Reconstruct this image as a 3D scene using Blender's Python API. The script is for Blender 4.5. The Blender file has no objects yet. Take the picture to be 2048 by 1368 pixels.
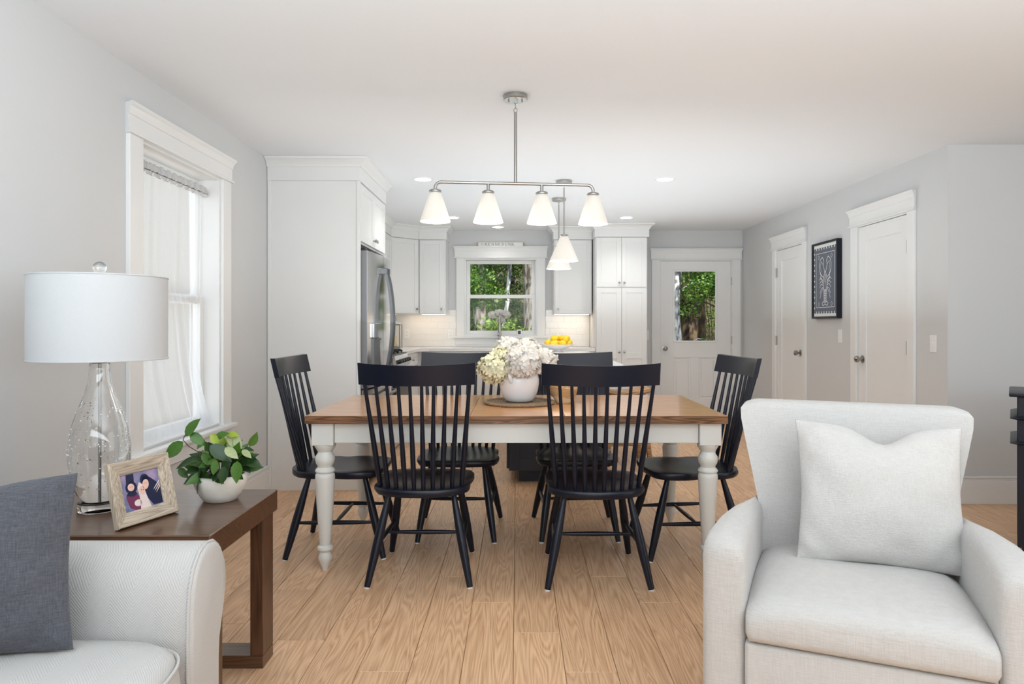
import bpy, bmesh, math, random
from mathutils import Vector, Matrix, noise as mnoise
random.seed(7)
S = bpy.context.scene
PI = math.pi
R = math.radians

def lin(c):
    c = c/255.0
    return c/12.92 if c <= 0.04045 else ((c+0.055)/1.055)**2.4
def rgb(r, g, b): return (lin(r), lin(g), lin(b), 1)

# ------------------------------------------------------------------ camera
CAMZ = 1.2
F = 1365.33
cam_d = bpy.data.cameras.new('camera'); cam = bpy.data.objects.new('camera', cam_d)
S.collection.objects.link(cam); S.camera = cam
cam.location = (0, 0, CAMZ); cam.rotation_euler = (R(90), 0, 0)
cam_d.lens = 24; cam_d.sensor_width = 36; cam_d.sensor_fit = 'HORIZONTAL'
cam_d.shift_x = -10/2048; cam_d.shift_y = -34/2048
cam_d.clip_start = 0.05; cam_d.clip_end = 300

# ------------------------------------------------------------------ world, sun, large lights, exposure
W = bpy.data.worlds.new('sky'); S.world = W; W.use_nodes = True
wb = W.node_tree.nodes['Background']
wb.inputs[0].default_value = (0.86, 0.93, 1.0, 1); wb.inputs[1].default_value = .95
sun_d = bpy.data.lights.new('sun', 'SUN'); sun_d.energy = 5.0; sun_d.angle = R(1.0); sun_d.color = (1, .95, .86)
sun = bpy.data.objects.new('sun', sun_d); S.collection.objects.link(sun)
sun.rotation_euler = Vector((-0.35, 0.75, -1.0)).to_track_quat('-Z', 'Y').to_euler()

def area(name, loc, d, sx, sy, e, col=(1, 1, 1)):
    l = bpy.data.lights.new(name, 'AREA'); l.shape = 'RECTANGLE'; l.size = sx; l.size_y = sy
    l.energy = e; l.color = col
    o = bpy.data.objects.new(name, l); S.collection.objects.link(o)
    o.location = loc; o.rotation_euler = Vector(d).to_track_quat('-Z', 'Y').to_euler()
    return o
area('rear_fill_light', (1.2, -2.3, 1.35), (0, 1, 0.0), 4.6, 2.0, 17, (.92, .965, 1))  # added fill panel before the solid rear wall, stands in for unseen windows
area('right_fill_light', (4.85, 1.0, 1.35), (-1, 0.25, 0), 3.0, 1.9, 14, (.88, .95, 1))  # added side fill, the far right wall has no opening
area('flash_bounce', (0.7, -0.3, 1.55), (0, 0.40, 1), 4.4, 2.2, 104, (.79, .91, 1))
area('kitchen_ceiling_fill', (0.7, 5.9, 1.22), (0, 0.0, 1), 3.6, 3.6, 20, (.82, .93, 1))  # added up-facing panel that brightens the kitchen ceiling, no such fixture there
S.view_settings.view_transform = 'Standard'; S.view_settings.look = 'None'
S.view_settings.gamma = 1; S.view_settings.use_curve_mapping = False
S.view_settings.exposure = 0.85
S.cycles.max_bounces = 10; S.cycles.diffuse_bounces = 5; S.cycles.glossy_bounces = 4
S.cycles.transmission_bounces = 8; S.cycles.transparent_max_bounces = 16
S.cycles.caustics_reflective = False; S.cycles.caustics_refractive = False
S.cycles.sample_clamp_indirect = 6

# ------------------------------------------------------------------ materials
def newmat(name):
    m = bpy.data.materials.new(name); m.use_nodes = True
    nt = m.node_tree; b = nt.nodes['Principled BSDF']
    return m, nt, b
def coords(nt, scale=(1, 1, 1), kind='Object', offset_random=False):
    tc = nt.nodes.new('ShaderNodeTexCoord'); mp = nt.nodes.new('ShaderNodeMapping')
    mp.inputs['Scale'].default_value = scale
    nt.links.new(tc.outputs[kind], mp.inputs[0])
    if offset_random:
        oi = nt.nodes.new('ShaderNodeObjectInfo'); mu = nt.nodes.new('ShaderNodeVectorMath'); mu.operation = 'MULTIPLY_ADD'
        cb = nt.nodes.new('ShaderNodeCombineXYZ')
        for i in range(3): nt.links.new(oi.outputs['Random'], cb.inputs[i])
        nt.links.new(cb.outputs[0], mu.inputs[0]); mu.inputs[1].default_value = (37, 53, 71)
        nt.links.new(mp.outputs[0], mu.inputs[2])
        return mu.outputs[0]
    return mp.outputs[0]
def P(name, col, rough=.5, metal=0., bump=None, var=0., spec=.5, coat=0, sheen=0):
    """bump=(scale, strength) fine relief; var = slight tonal variation"""
    m, nt, b = newmat(name)
    b.inputs['Base Color'].default_value = col; b.inputs['Roughness'].default_value = rough
    b.inputs['Metallic'].default_value = metal; b.inputs['Specular IOR Level'].default_value = spec
    if coat: b.inputs['Coat Weight'].default_value = coat; b.inputs['Coat Roughness'].default_value = .15
    if sheen: b.inputs['Sheen Weight'].default_value = sheen; b.inputs['Sheen Roughness'].default_value = .6
    sc = bump[0] if bump else 6
    v = coords(nt)
    n = nt.nodes.new('ShaderNodeTexNoise'); n.inputs['Scale'].default_value = sc; n.inputs['Detail'].default_value = 4
    nt.links.new(v, n.inputs[0])
    if bump:
        bp = nt.nodes.new('ShaderNodeBump'); bp.inputs['Strength'].default_value = bump[1]; bp.inputs['Distance'].default_value = .002
        nt.links.new(n.outputs[0], bp.inputs['Height']); nt.links.new(bp.outputs[0], b.inputs['Normal'])
    mx = nt.nodes.new('ShaderNodeMix'); mx.data_type = 'RGBA'
    k = var if var else .015
    mx.inputs[6].default_value = tuple(c*(1-k) for c in col[:3])+(1,)
    mx.inputs[7].default_value = tuple(min(1, c*(1+k)) for c in col[:3])+(1,)
    nt.links.new(n.outputs[0], mx.inputs[0]); nt.links.new(mx.outputs[2], b.inputs['Base Color'])
    return m
def wood(name, dark, light, axis, grain=1.0, rough=.4, rnd=False, coat=0, ring=.5, bumps=.15):
    m, nt, b = newmat(name)
    st = [14*grain]*3; st[axis] = 1.1*grain
    v = coords(nt, tuple(st), offset_random=rnd)
    n1 = nt.nodes.new('ShaderNodeTexNoise'); n1.inputs['Scale'].default_value = 1.0; n1.inputs['Detail'].default_value = 1.5
    n1.inputs['Distortion'].default_value = .4
    nt.links.new(v, n1.inputs[0])
    # contour rings -> cathedral grain
    mu = nt.nodes.new('ShaderNodeMath'); mu.operation = 'MULTIPLY'; mu.inputs[1].default_value = 15.0
    nt.links.new(n1.outputs[0], mu.inputs[0])
    fr = nt.nodes.new('ShaderNodeMath'); fr.operation = 'PINGPONG'; fr.inputs[1].default_value = .5
    nt.links.new(mu.outputs[0], fr.inputs[0])
    st2 = [190*grain]*3; st2[axis] = 5*grain
    v2 = coords(nt, tuple(st2), offset_random=rnd)
    n2 = nt.nodes.new('ShaderNodeTexNoise'); n2.inputs['Scale'].default_value = 1.0; n2.inputs['Detail'].default_value = 3
    nt.links.new(v2, n2.inputs[0])
    a = nt.nodes.new('ShaderNodeMath'); a.operation = 'MULTIPLY'; a.inputs[1].default_value = ring*1.6
    nt.links.new(fr.outputs[0], a.inputs[0])
    s = nt.nodes.new('ShaderNodeMath'); s.operation = 'MULTIPLY_ADD'; s.inputs[1].default_value = 1-ring
    nt.links.new(n2.outputs[0], s.inputs[0]); nt.links.new(a.outputs[0], s.inputs[2])
    cr = nt.nodes.new('ShaderNodeValToRGB')
    cr.color_ramp.elements[0].position = .22; cr.color_ramp.elements[0].color = dark
    cr.color_ramp.elements[1].position = .62; cr.color_ramp.elements[1].color = light
    nt.links.new(s.outputs[0], cr.inputs[0])
    out = cr.outputs[0]
    if rnd:
        oi = nt.nodes.new('ShaderNodeObjectInfo'); hs = nt.nodes.new('ShaderNodeHueSaturation')
        mr = nt.nodes.new('ShaderNodeMapRange'); mr.inputs['To Min'].default_value = .92; mr.inputs['To Max'].default_value = 1.07
        nt.links.new(oi.outputs['Random'], mr.inputs[0]); nt.links.new(mr.outputs[0], hs.inputs['Value'])
        nt.links.new(out, hs.inputs['Color']); out = hs.outputs[0]
    nt.links.new(out, b.inputs['Base Color'])
    b.inputs['Roughness'].default_value = rough
    if coat: b.inputs['Coat Weight'].default_value = coat; b.inputs['Coat Roughness'].default_value = .12
    bp = nt.nodes.new('ShaderNodeBump'); bp.inputs['Strength'].default_value = bumps; bp.inputs['Distance'].default_value = .001
    nt.links.new(s.outputs[0], bp.inputs['Height']); nt.links.new(bp.outputs[0], b.inputs['Normal'])
    return m
def fabric(name, col, freq=420, strength=.5, contrast=.10, wr=.0):
    """plain weave: crossed stretched noise"""
    m, nt, b = newmat(name)
    outs = []
    for sc in ((freq*.12, freq*.12, freq), (freq, freq, freq*.10)):
        v = coords(nt, sc); n = nt.nodes.new('ShaderNodeTexNoise'); n.inputs['Scale'].default_value = 1; n.inputs['Detail'].default_value = 2
        nt.links.new(v, n.inputs[0]); outs.append(n.outputs[0])
    a = nt.nodes.new('ShaderNodeMath'); a.operation = 'ADD'
    nt.links.new(outs[0], a.inputs[0]); nt.links.new(outs[1], a.inputs[1])
    mr = nt.nodes.new('ShaderNodeMapRange'); mr.inputs['From Min'].default_value = .6; mr.inputs['From Max'].default_value = 1.4
    nt.links.new(a.outputs[0], mr.inputs[0])
    mx = nt.nodes.new('ShaderNodeMix'); mx.data_type = 'RGBA'
    mx.inputs[6].default_value = tuple(c*(1-contrast) for c in col[:3])+(1,)
    mx.inputs[7].default_value = tuple(min(1, c*(1+contrast)) for c in col[:3])+(1,)
    nt.links.new(mr.outputs[0], mx.inputs[0]); nt.links.new(mx.outputs[2], b.inputs['Base Color'])
    b.inputs['Roughness'].default_value = .95; b.inputs['Specular IOR Level'].default_value = .15
    b.inputs['Sheen Weight'].default_value = .15
    bp = nt.nodes.new('ShaderNodeBump'); bp.inputs['Strength'].default_value = strength; bp.inputs['Distance'].default_value = .0015
    nt.links.new(mr.outputs[0], bp.inputs['Height']); nt.links.new(bp.outputs[0], b.inputs['Normal'])
    return m
def herringbone(name, col, dark):
    m, nt, b = newmat(name)
    tc = nt.nodes.new('ShaderNodeTexCoord'); sp = nt.nodes.new('ShaderNodeSeparateXYZ'); nt.links.new(tc.outputs['Object'], sp.inputs[0])
    def M(op, a, b_=None, c=None):
        n = nt.nodes.new('ShaderNodeMath'); n.operation = op
        for i, q in enumerate((a, b_, c)):
            if q is None: continue
            if isinstance(q, (int, float)): n.inputs[i].default_value = q
            else: nt.links.new(q, n.inputs[i])
        return n.outputs[0]
    pp = M('PINGPONG', sp.outputs[0], .055)
    t = M('SUBTRACT', sp.outputs[2], M('MULTIPLY', sp.outputs[1], .9))
    s = M('SINE', M('MULTIPLY', M('ADD', pp, t), 2*PI/.0068))
    n = nt.nodes.new('ShaderNodeTexNoise'); n.inputs['Scale'].default_value = 260; nt.links.new(tc.outputs['Object'], n.inputs[0])
    f = M('MULTIPLY_ADD', s, .28, M('MULTIPLY_ADD', n.outputs[0], .5, .27))
    mx = nt.nodes.new('ShaderNodeMix'); mx.data_type = 'RGBA'; mx.inputs[6].default_value = dark; mx.inputs[7].default_value = col
    nt.links.new(f, mx.inputs[0]); nt.links.new(mx.outputs[2], b.inputs['Base Color'])
    b.inputs['Roughness'].default_value = .95; b.inputs['Specular IOR Level'].default_value = .15
    bp = nt.nodes.new('ShaderNodeBump'); bp.inputs['Strength'].default_value = .5; bp.inputs['Distance'].default_value = .0015
    nt.links.new(f, bp.inputs['Height']); nt.links.new(bp.outputs[0], b.inputs['Normal'])
    return m
def emis(name, col, strength, base=None, rough=.4):
    m, nt, b = newmat(name)
    b.inputs['Base Color'].default_value = base or col; b.inputs['Roughness'].default_value = rough
    b.inputs['Emission Color'].default_value = col; b.inputs['Emission Strength'].default_value = strength
    return m
def pane_glass(name, tint=(1, 1, 1, 1), refl=.06):
    m, nt, b = newmat(name); nt.nodes.remove(b); out = nt.nodes['Material Output']
    t = nt.nodes.new('ShaderNodeBsdfTransparent'); t.inputs[0].default_value = tint
    g = nt.nodes.new('ShaderNodeBsdfGlossy'); g.inputs['Roughness'].default_value = .02
    mx = nt.nodes.new('ShaderNodeMixShader'); fr = nt.nodes.new('ShaderNodeFresnel'); fr.inputs[0].default_value = 1.45
    ml = nt.nodes.new('ShaderNodeMath'); ml.operation = 'MULTIPLY'; ml.inputs[1].default_value = .13
    nt.links.new(fr.outputs[0], ml.inputs[0]); nt.links.new(ml.outputs[0], mx.inputs[0]); nt.links.new(t.outputs[0], mx.inputs[1]); nt.links.new(g.outputs[0], mx.inputs[2])
    nt.links.new(mx.outputs[0], out.inputs[0])
    return m
def real_glass(name, rough=0.0):
    m, nt, b = newmat(name)
    b.inputs['Base Color'].default_value = (.985, .985, .98, 1); b.inputs['Transmission Weight'].default_value = 1
    b.inputs['Roughness'].default_value = rough; b.inputs['IOR'].default_value = 1.45
    return m
def sheer(name):
    m, nt, b = newmat(name); nt.nodes.remove(b); out = nt.nodes['Material Output']
    t = nt.nodes.new('ShaderNodeBsdfTransparent'); d = nt.nodes.new('ShaderNodeBsdfDiffuse'); tl = nt.nodes.new('ShaderNodeBsdfTranslucent')
    d.inputs[0].default_value = (.86, .87, .89, 1); tl.inputs[0].default_value = (.9, .92, .95, 1)
    m1 = nt.nodes.new('ShaderNodeMixShader'); m1.inputs[0].default_value = .6
    nt.links.new(d.outputs[0], m1.inputs[1]); nt.links.new(tl.outputs[0], m1.inputs[2])
    v = coords(nt, (1, 1, 1)); n = nt.nodes.new('ShaderNodeTexNoise'); n.inputs['Scale'].default_value = 900; nt.links.new(v, n.inputs[0])
    mr = nt.nodes.new('ShaderNodeMapRange'); mr.inputs['To Min'].default_value = .48; mr.inputs['To Max'].default_value = .68
    nt.links.new(n.outputs[0], mr.inputs[0])
    m2 = nt.nodes.new('ShaderNodeMixShader'); nt.links.new(mr.outputs[0], m2.inputs[0])
    nt.links.new(t.outputs[0], m2.inputs[1]); nt.links.new(m1.outputs[0], m2.inputs[2])
    nt.links.new(m2.outputs[0], out.inputs[0])
    return m
def leafmat(name, a, b_):
    m, nt, b = newmat(name)
    oi = nt.nodes.new('ShaderNodeTexCoord'); n = nt.nodes.new('ShaderNodeTexNoise'); n.inputs['Scale'].default_value = 3.5
    nt.links.new(oi.outputs['Object'], n.inputs[0])
    cr = nt.nodes.new('ShaderNodeValToRGB'); cr.color_ramp.elements[0].position = .35; cr.color_ramp.elements[0].color = a
    cr.color_ramp.elements[1].position = .65; cr.color_ramp.elements[1].color = b_
    nt.links.new(n.outputs[0], cr.inputs[0]); nt.links.new(cr.outputs[0], b.inputs['Base Color'])
    b.inputs['Roughness'].default_value = .5
    tr = nt.nodes.new('ShaderNodeBsdfTranslucent'); nt.links.new(cr.outputs[0], tr.inputs[0])
    mx = nt.nodes.new('ShaderNodeMixShader'); mx.inputs[0].default_value = .35
    out = nt.nodes['Material Output']; nt.links.new(b.outputs[0], mx.inputs[1]); nt.links.new(tr.outputs[0], mx.inputs[2]); nt.links.new(mx.outputs[0], out.inputs[0])
    return m
def bark(name, a, b_, scale=8):
    m, nt, b = newmat(name)
    v = coords(nt, (scale, scale, scale*.35)); n = nt.nodes.new('ShaderNodeTexNoise'); n.inputs['Scale'].default_value = 1; n.inputs['Detail'].default_value = 6
    nt.links.new(v, n.inputs[0])
    cr = nt.nodes.new('ShaderNodeValToRGB'); cr.color_ramp.elements[0].position = .42; cr.color_ramp.elements[0].color = a
    cr.color_ramp.elements[1].position = .58; cr.color_ramp.elements[1].color = b_
    nt.links.new(n.outputs[0], cr.inputs[0]); nt.links.new(cr.outputs[0], b.inputs['Base Color']); b.inputs['Roughness'].default_value = .9
    bp = nt.nodes.new('ShaderNodeBump'); bp.inputs['Distance'].default_value = .03; nt.links.new(n.outputs[0], bp.inputs['Height']); nt.links.new(bp.outputs[0], b.inputs['Normal'])
    return m

wall_paint = P('wall_paint', (.63, .635, .635, 1), .85, bump=(220, .08), spec=.25)
ceil_paint = P('ceiling_paint', (.81, .825, .84, 1), .9, bump=(160, .05), spec=.2)
trim_paint = P('trim_paint', (.80, .80, .79, 1), .38)
cab_paint = P('cabinet_paint', (.76, .76, .75, 1), .4)
navy = P('navy_lacquer', (.0045, .0068, .016, 1), .33, spec=.4)
navy_isl = P('navy_island_paint', (.018, .022, .034, 1), .45)
cream = P('cream_table_paint', (.72, .72, .68, 1), .38)
nickel = P('brushed_nickel', (.42, .41, .39, 1), .30, 1)
knob_m = P('satin_nickel_knob', (.36, .34, .32, 1), .25, 1)
steel = P('stainless_steel', (.58, .58, .585, 1), .16, 1, bump=(90, .03))
darksteel = P('dark_grey_steel', (.16, .165, .17, 1), .35, .8)
black = P('black_enamel', (.012, .012, .013, 1), .35)
darkgrey = P('fridge_side_grey', (.24, .24, .25, 1), .5, .3)
white_pl = P('white_plastic', (.82, .82, .81, 1), .4)
slot = P('outlet_slots', (.15, .15, .15, 1), .6)
oak_floor = wood('oak_plank', rgb(190, 146, 109), rgb(230, 190, 151), 1, grain=.95, rough=.40, rnd=True, ring=.36, bumps=.08)
gap = P('plank_joint', rgb(140, 104, 72), .8)
honey = wood('honey_table_top', rgb(168, 118, 76), rgb(206, 156, 108), 0, grain=.9, rough=.30, coat=.5, ring=.35, rnd=True)
honey_edge = wood('honey_table_edge', rgb(84, 56, 36), rgb(138, 98, 66), 0, grain=1.6, rough=.35, ring=.65)
walnut = wood('walnut', rgb(58, 37, 24), rgb(100, 68, 46), 0, grain=1.1, rough=.30, ring=.3, coat=.4)
greywood = wood('weathered_frame_wood', rgb(138, 120, 102), rgb(204, 188, 168), 0, grain=2.0, rough=.75, ring=.3, bumps=.5)
stoolwood = wood('stool_wood', rgb(120, 86, 52), rgb(182, 140, 94), 0, rough=.5)
linen = fabric('off_white_linen', (.52, .502, .48, 1), 300, .45, .07)
knit = fabric('white_cotton_weave', (.575, .555, .53, 1), 520, .9, .09)
slate = fabric('slate_blue_weave', rgb(86, 87, 93), 380, .8, .32)
herring = herringbone('cream_herringbone', (.585, .565, .54, 1), (.43, .42, .405, 1))
shade_cloth = fabric('white_lampshade_cloth', (.52, .52, .52, 1), 700, .12, .02)
quartz = P('white_quartz', (.80, .79, .78, 1), .2, var=.03)
tile_m = P('white_tile_glaze', (.80, .79, .77, 1), .18)
grout = P('grout', (.78, .77, .75, 1), .9)
ceramic = P('white_ceramic', (.84, .84, .85, 1), .12, coat=.5)
potclay = P('ribbed_pot_glaze', rgb(226, 222, 212), .45, bump=(60, .3), var=.06)
soil = P('soil', (.02, .016, .012, 1), .95, bump=(120, 1))
lemon_m = P('lemon_skin', rgb(248, 206, 44), .42, bump=(300, .25), var=.06)
petal = leafmat('white_petal', (.84, .82, .78, 1), (.88, .86, .82, 1))
petal_g = P('cream_green_petal', rgb(230, 226, 196), .7, var=.08, spec=.2)
hleaf = P('dark_flower_leaf', rgb(44, 62, 28), .5)
rattan = P('rattan', rgb(140, 118, 92), .7, bump=(150, .6), var=.35)
basket_m = P('tan_woven_fibre', rgb(196, 156, 108), .7, bump=(130, .8), var=.2)
basket_w = P('pale_wood_fibre', rgb(222, 196, 158), .6, var=.08)
candle_m = P('cream_candle', rgb(240, 214, 170), .6)
opal = emis('lit_opal_glass', (1, .90, .76, 1), .17, (.66, .62, .57, 1), .3)
bulb_m = emis('bulb_glow', (1, .93, .82, 1), 8)
led_m = emis('downlight_lens', (1, .98, .95, 1), 4)
strip_m = emis('cabinet_strip_light', (1, .80, .56, 1), 1.2)
pane = pane_glass('window_pane_glass')
glass = real_glass('clear_glass')
sheer_m = sheer('sheer_white_voile')
hem_m = sheer('voile_header')
leaf_d = P('leaf_dark_green', rgb(34, 62, 24), .35, var=.15)
leaf_m = P('leaf_green', rgb(66, 104, 34), .38, var=.18)
leaf_y = P('leaf_yellow_green', rgb(140, 158, 40), .4, var=.12)
leaf_v = P('leaf_pale_variegated', rgb(150, 160, 110), .4, var=.3)
stem_m = P('plant_stem', rgb(70, 56, 40), .6)
whiteprint = P('print_white', (.80, .79, .75, 1), .6)
blueprint = P('print_slate_blue', rgb(94, 100, 114), .6, var=.1)
ink = P('sign_ink', (.06, .06, .065, 1), .6)
grey_ink = P('faded_ink', (.42, .42, .42, 1), .6)
bark_g = bark('grey_bark', rgb(70, 62, 54), rgb(150, 145, 138), 9)
bark_w = bark('pale_birch_bark', rgb(80, 80, 82), rgb(220, 222, 225), 12)
bark_b = bark('brown_bark', rgb(38, 30, 22), rgb(96, 78, 58), 7)
fol_a = leafmat('maple_leaves', rgb(34, 74, 22), rgb(112, 152, 54))
fol_b = leafmat('undergrowth_leaves', rgb(34, 72, 26), rgb(138, 166, 72))
litter = P('forest_floor', rgb(64, 56, 38), .95, bump=(6, 1), var=.5)

# ------------------------------------------------------------------ mesh helpers
FR = {}
class MB:
    def __init__(s): s.bm = bmesh.new()
    def add(s, verts, faces):
        vs = [s.bm.verts.new(v) for v in verts]
        for f in faces:
            try: s.bm.faces.new([vs[i] for i in f])
            except ValueError: pass
        return s
    def box(s, x0, x1, y0, y1, z0, z1, bev=0, seg=1, M=None):
        x0, x1 = min(x0, x1), max(x0, x1); y0, y1 = min(y0, y1), max(y0, y1); z0, z1 = min(z0, z1), max(z0, z1)
        t = bmesh.new()
        v = [t.verts.new(p) for p in ((x0, y0, z0), (x1, y0, z0), (x1, y1, z0), (x0, y1, z0), (x0, y0, z1), (x1, y0, z1), (x1, y1, z1), (x0, y1, z1))]
        for f in ((0, 3, 2, 1), (4, 5, 6, 7), (0, 1, 5, 4), (1, 2, 6, 5), (2, 3, 7, 6), (3, 0, 4, 7)): t.faces.new([v[i] for i in f])
        if bev:
            bev = min(bev, .49*min(x1-x0, y1-y0, z1-z0))
            bmesh.ops.bevel(t, geom=t.edges[:], offset=bev, segments=seg, affect='EDGES', profile=.5)
        s.merge(t, M); return s
    def merge(s, t, M=None):
        t.verts.ensure_lookup_table(); t.verts.index_update()
        mp = [s.bm.verts.new((M @ v.co) if M else v.co) for v in t.verts]
        for f in t.faces:
            try: s.bm.faces.new([mp[v.index] for v in f.verts])
            except ValueError: pass
        t.free()
    def rings(s, rings, close=True, cap0=True, cap1=True):
        """list of rings (same vertex count) -> skin"""
        n = len(rings[0]); vr = [[s.bm.verts.new(p) for p in r] for r in rings]
        for a, b in zip(vr, vr[1:]):
            for i in range(n if close else n-1):
                j = (i+1) % n
                s.bm.faces.new((a[i], a[j], b[j], b[i]))
        if cap0 and close: s.bm.faces.new(vr[0][::-1])
        if cap1 and close: s.bm.faces.new(vr[-1])
        return s
    def lathe(s, prof, c=(0, 0, 0), n=24, cap0=True, cap1=True):
        rs = []
        for r, z in prof:
            rs.append([(c[0]+max(r, 1e-5)*math.cos(2*PI*i/n), c[1]+max(r, 1e-5)*math.sin(2*PI*i/n), c[2]+z) for i in range(n)])
        return s.rings(rs, True, cap0, cap1)
    def tube(s, pts, r, n=10, closed=False):
        pts = [Vector(p) for p in pts]; m = len(pts); rs = []
        rr = r if isinstance(r, (list, tuple)) else [r]*m
        up = None
        for i, p in enumerate(pts):
            if closed: d = pts[(i+1) % m]-pts[i-1]
            else: d = pts[min(i+1, m-1)]-pts[max(i-1, 0)]
            d.normalize()
            if up is None:
                up = d.orthogonal().normalized()
            else:
                up = (up-d*up.dot(d))
                up = up.normalized() if up.length > 1e-6 else d.orthogonal().normalized()
            q = d.cross(up)
            rs.append([tuple(p+(up*math.cos(2*PI*k/n)+q*math.sin(2*PI*k/n))*rr[i]) for k in range(n)])
        if closed:
            rs.append(rs[0]); return s.rings(rs, True, False, False)
        return s.rings(rs)
    def prism(s, poly, axis, a0, a1):
        """poly in the two other axes (cyclic order), extruded on axis"""
        def mk(u, v, a):
            return (a, u, v) if axis == 0 else ((u, a, v) if axis == 1 else (u, v, a))
        return s.rings([[mk(u, v, a0) for u, v in poly], [mk(u, v, a1) for u, v in poly]])
    def sphere(s, c, r, n=12, m=8, sc=(1, 1, 1)):
        rs = []
        for j in range(m+1):
            t = PI*j/m
            rs.append([(c[0]+sc[0]*r*max(math.sin(t), 1e-4)*math.cos(2*PI*i/n), c[1]+sc[1]*r*max(math.sin(t), 1e-4)*math.sin(2*PI*i/n), c[2]-sc[2]*r*math.cos(t)) for i in range(n)])
        return s.rings(rs)
    def build(s, name, mat, parent=None, smooth=30, world=False, kind=None, label=None):
        bm = s.bm
        if world and parent is not None and parent in FR:
            bmesh.ops.transform(bm, matrix=FR[parent].inverted(), verts=bm.verts)
        bmesh.ops.recalc_face_normals(bm, faces=bm.faces)
        me = bpy.data.meshes.new(name); bm.to_mesh(me); bm.free()
        if smooth:
            me.polygons.foreach_set('use_smooth', [True]*len(me.polygons)); me.set_sharp_from_angle(angle=R(smooth))
        me.materials.append(mat)
        o = bpy.data.objects.new(name, me); S.collection.objects.link(o)
        if parent is not None:
            o.parent = parent; FR[o] = FR.get(parent, Matrix.Identity(4))
        if kind: o['kind'] = kind
        if label: o['label'] = label
        return o
def thing(name, label=None, cat=None, loc=(0, 0, 0), rz=0, group=None, kind=None):
    o = bpy.data.objects.new(name, None); S.collection.objects.link(o); o.empty_display_size = .05
    o.location = loc; o.rotation_euler = (0, 0, rz)
    FR[o] = Matrix.Translation(loc) @ Matrix.Rotation(rz, 4, 'Z')
    tag(o, label, cat, group, kind); return o
def tag(o, label=None, cat=None, group=None, kind=None):
    if label: o['label'] = label
    if cat: o['category'] = cat
    if group: o['group'] = group
    if kind: o['kind'] = kind
    return o
def recentre(o):
    """put a single-mesh thing's origin at its base centre"""
    me = o.data; xs = [v.co for v in me.vertices]
    c = Vector(((min(v.x for v in xs)+max(v.x for v in xs))/2, (min(v.y for v in xs)+max(v.y for v in xs))/2, min(v.z for v in xs)))
    me.transform(Matrix.Translation(-c)); o.location = c; return o
def copy_tree(o, parent=None):
    c = o.copy(); S.collection.objects.link(c)
    if parent is not None: c.parent = parent
    for ch in list(o.children): copy_tree(ch, c)
    return c
def at(px, py, y): return Vector(((px-1034)*y/F, y, CAMZ-(py-650)*y/F))

# ================================================================== THE SETTING
XL, XR, YB, ZC = -1.81, 2.89, 8.75, 2.41
YH, XF, YR = 4.58, 5.0, -2.5      # hall wall facing camera, far right wall, rear wall
def wall_holes(name, axis, pos, thick, u0, u1, z0, z1, holes, mat=wall_paint):
    """axis 0: plane x=pos with u=y ; axis 1: plane y=pos with u=x"""
    us = sorted({u0, u1} | {h[0] for h in holes} | {h[1] for h in holes}); zs = sorted({z0, z1} | {h[2] for h in holes} | {h[3] for h in holes})
    mb = MB()
    for a, b in zip(us, us[1:]):
        run = None
        for c, d in zip(zs, zs[1:]):
            cu, cz = (a+b)/2, (c+d)/2
            hole = any(h[0] < cu < h[1] and h[2] < cz < h[3] for h in holes)
            if not hole: run = [run[0], d] if run else [c, d]
            if hole or d == zs[-1]:
                if run:
                    if axis == 0: mb.box(pos, pos+thick, a, b, run[0], run[1])
                    else: mb.box(a, b, pos, pos+thick, run[0], run[1])
                run = None
    return tag(mb.build(name, mat, smooth=0), kind='structure')

WIN1 = (3.27, 4.16, .60, 2.09)          # left window opening (y0,y1,z0,z1)
WIN2 = (-.672, .256, 1.065, 2.055)      # back window opening (x0,x1,z0,z1)
DR1 = (1.832, 2.754, 0, 2.035)          # back door
DR2 = (6.89, 7.60, 0, 2.035)            # far closet door in right wall
DR3 = (5.03, 5.79, 0, 2.035)            # near door in right wall
wall_left = wall_holes('wall_left', 0, XL, -.16, YR, YB+.16, 0, ZC, [WIN1])
wall_back = wall_holes('wall_back', 1, YB, .16, XL-.16, XR+.16, 0, ZC, [WIN2, DR1])
wall_holes('wall_right', 0, XR, .16, YH, YB, 0, ZC, [DR2, DR3])
wall_holes('wall_hall', 1, YH, .16, XR+.16, XF+.16, 0, ZC, [])
wall_holes('wall_far_right', 0, XF, .16, YR, YH, 0, ZC, [])
wall_holes('wall_rear', 1, YR, -.16, XL-.16, XF+.16, 0, ZC, [])
tag(MB().box(XL-.16, XF+.16, YR-.16, YB+.16, ZC, ZC+.2).build('ceiling', ceil_paint, smooth=0), kind='structure')
# closet backs behind the two right wall doors
tag(MB().box(XR+.165, XR+.2, 4.75, YB, 0, ZC).build('wall_closet', wall_paint, smooth=0), kind='structure')
floor = tag(MB().box(XL-.16, XF+.16, YR-.16, YB+.16, -.12, -.006).build('floor', gap, smooth=0), kind='structure')
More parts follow.
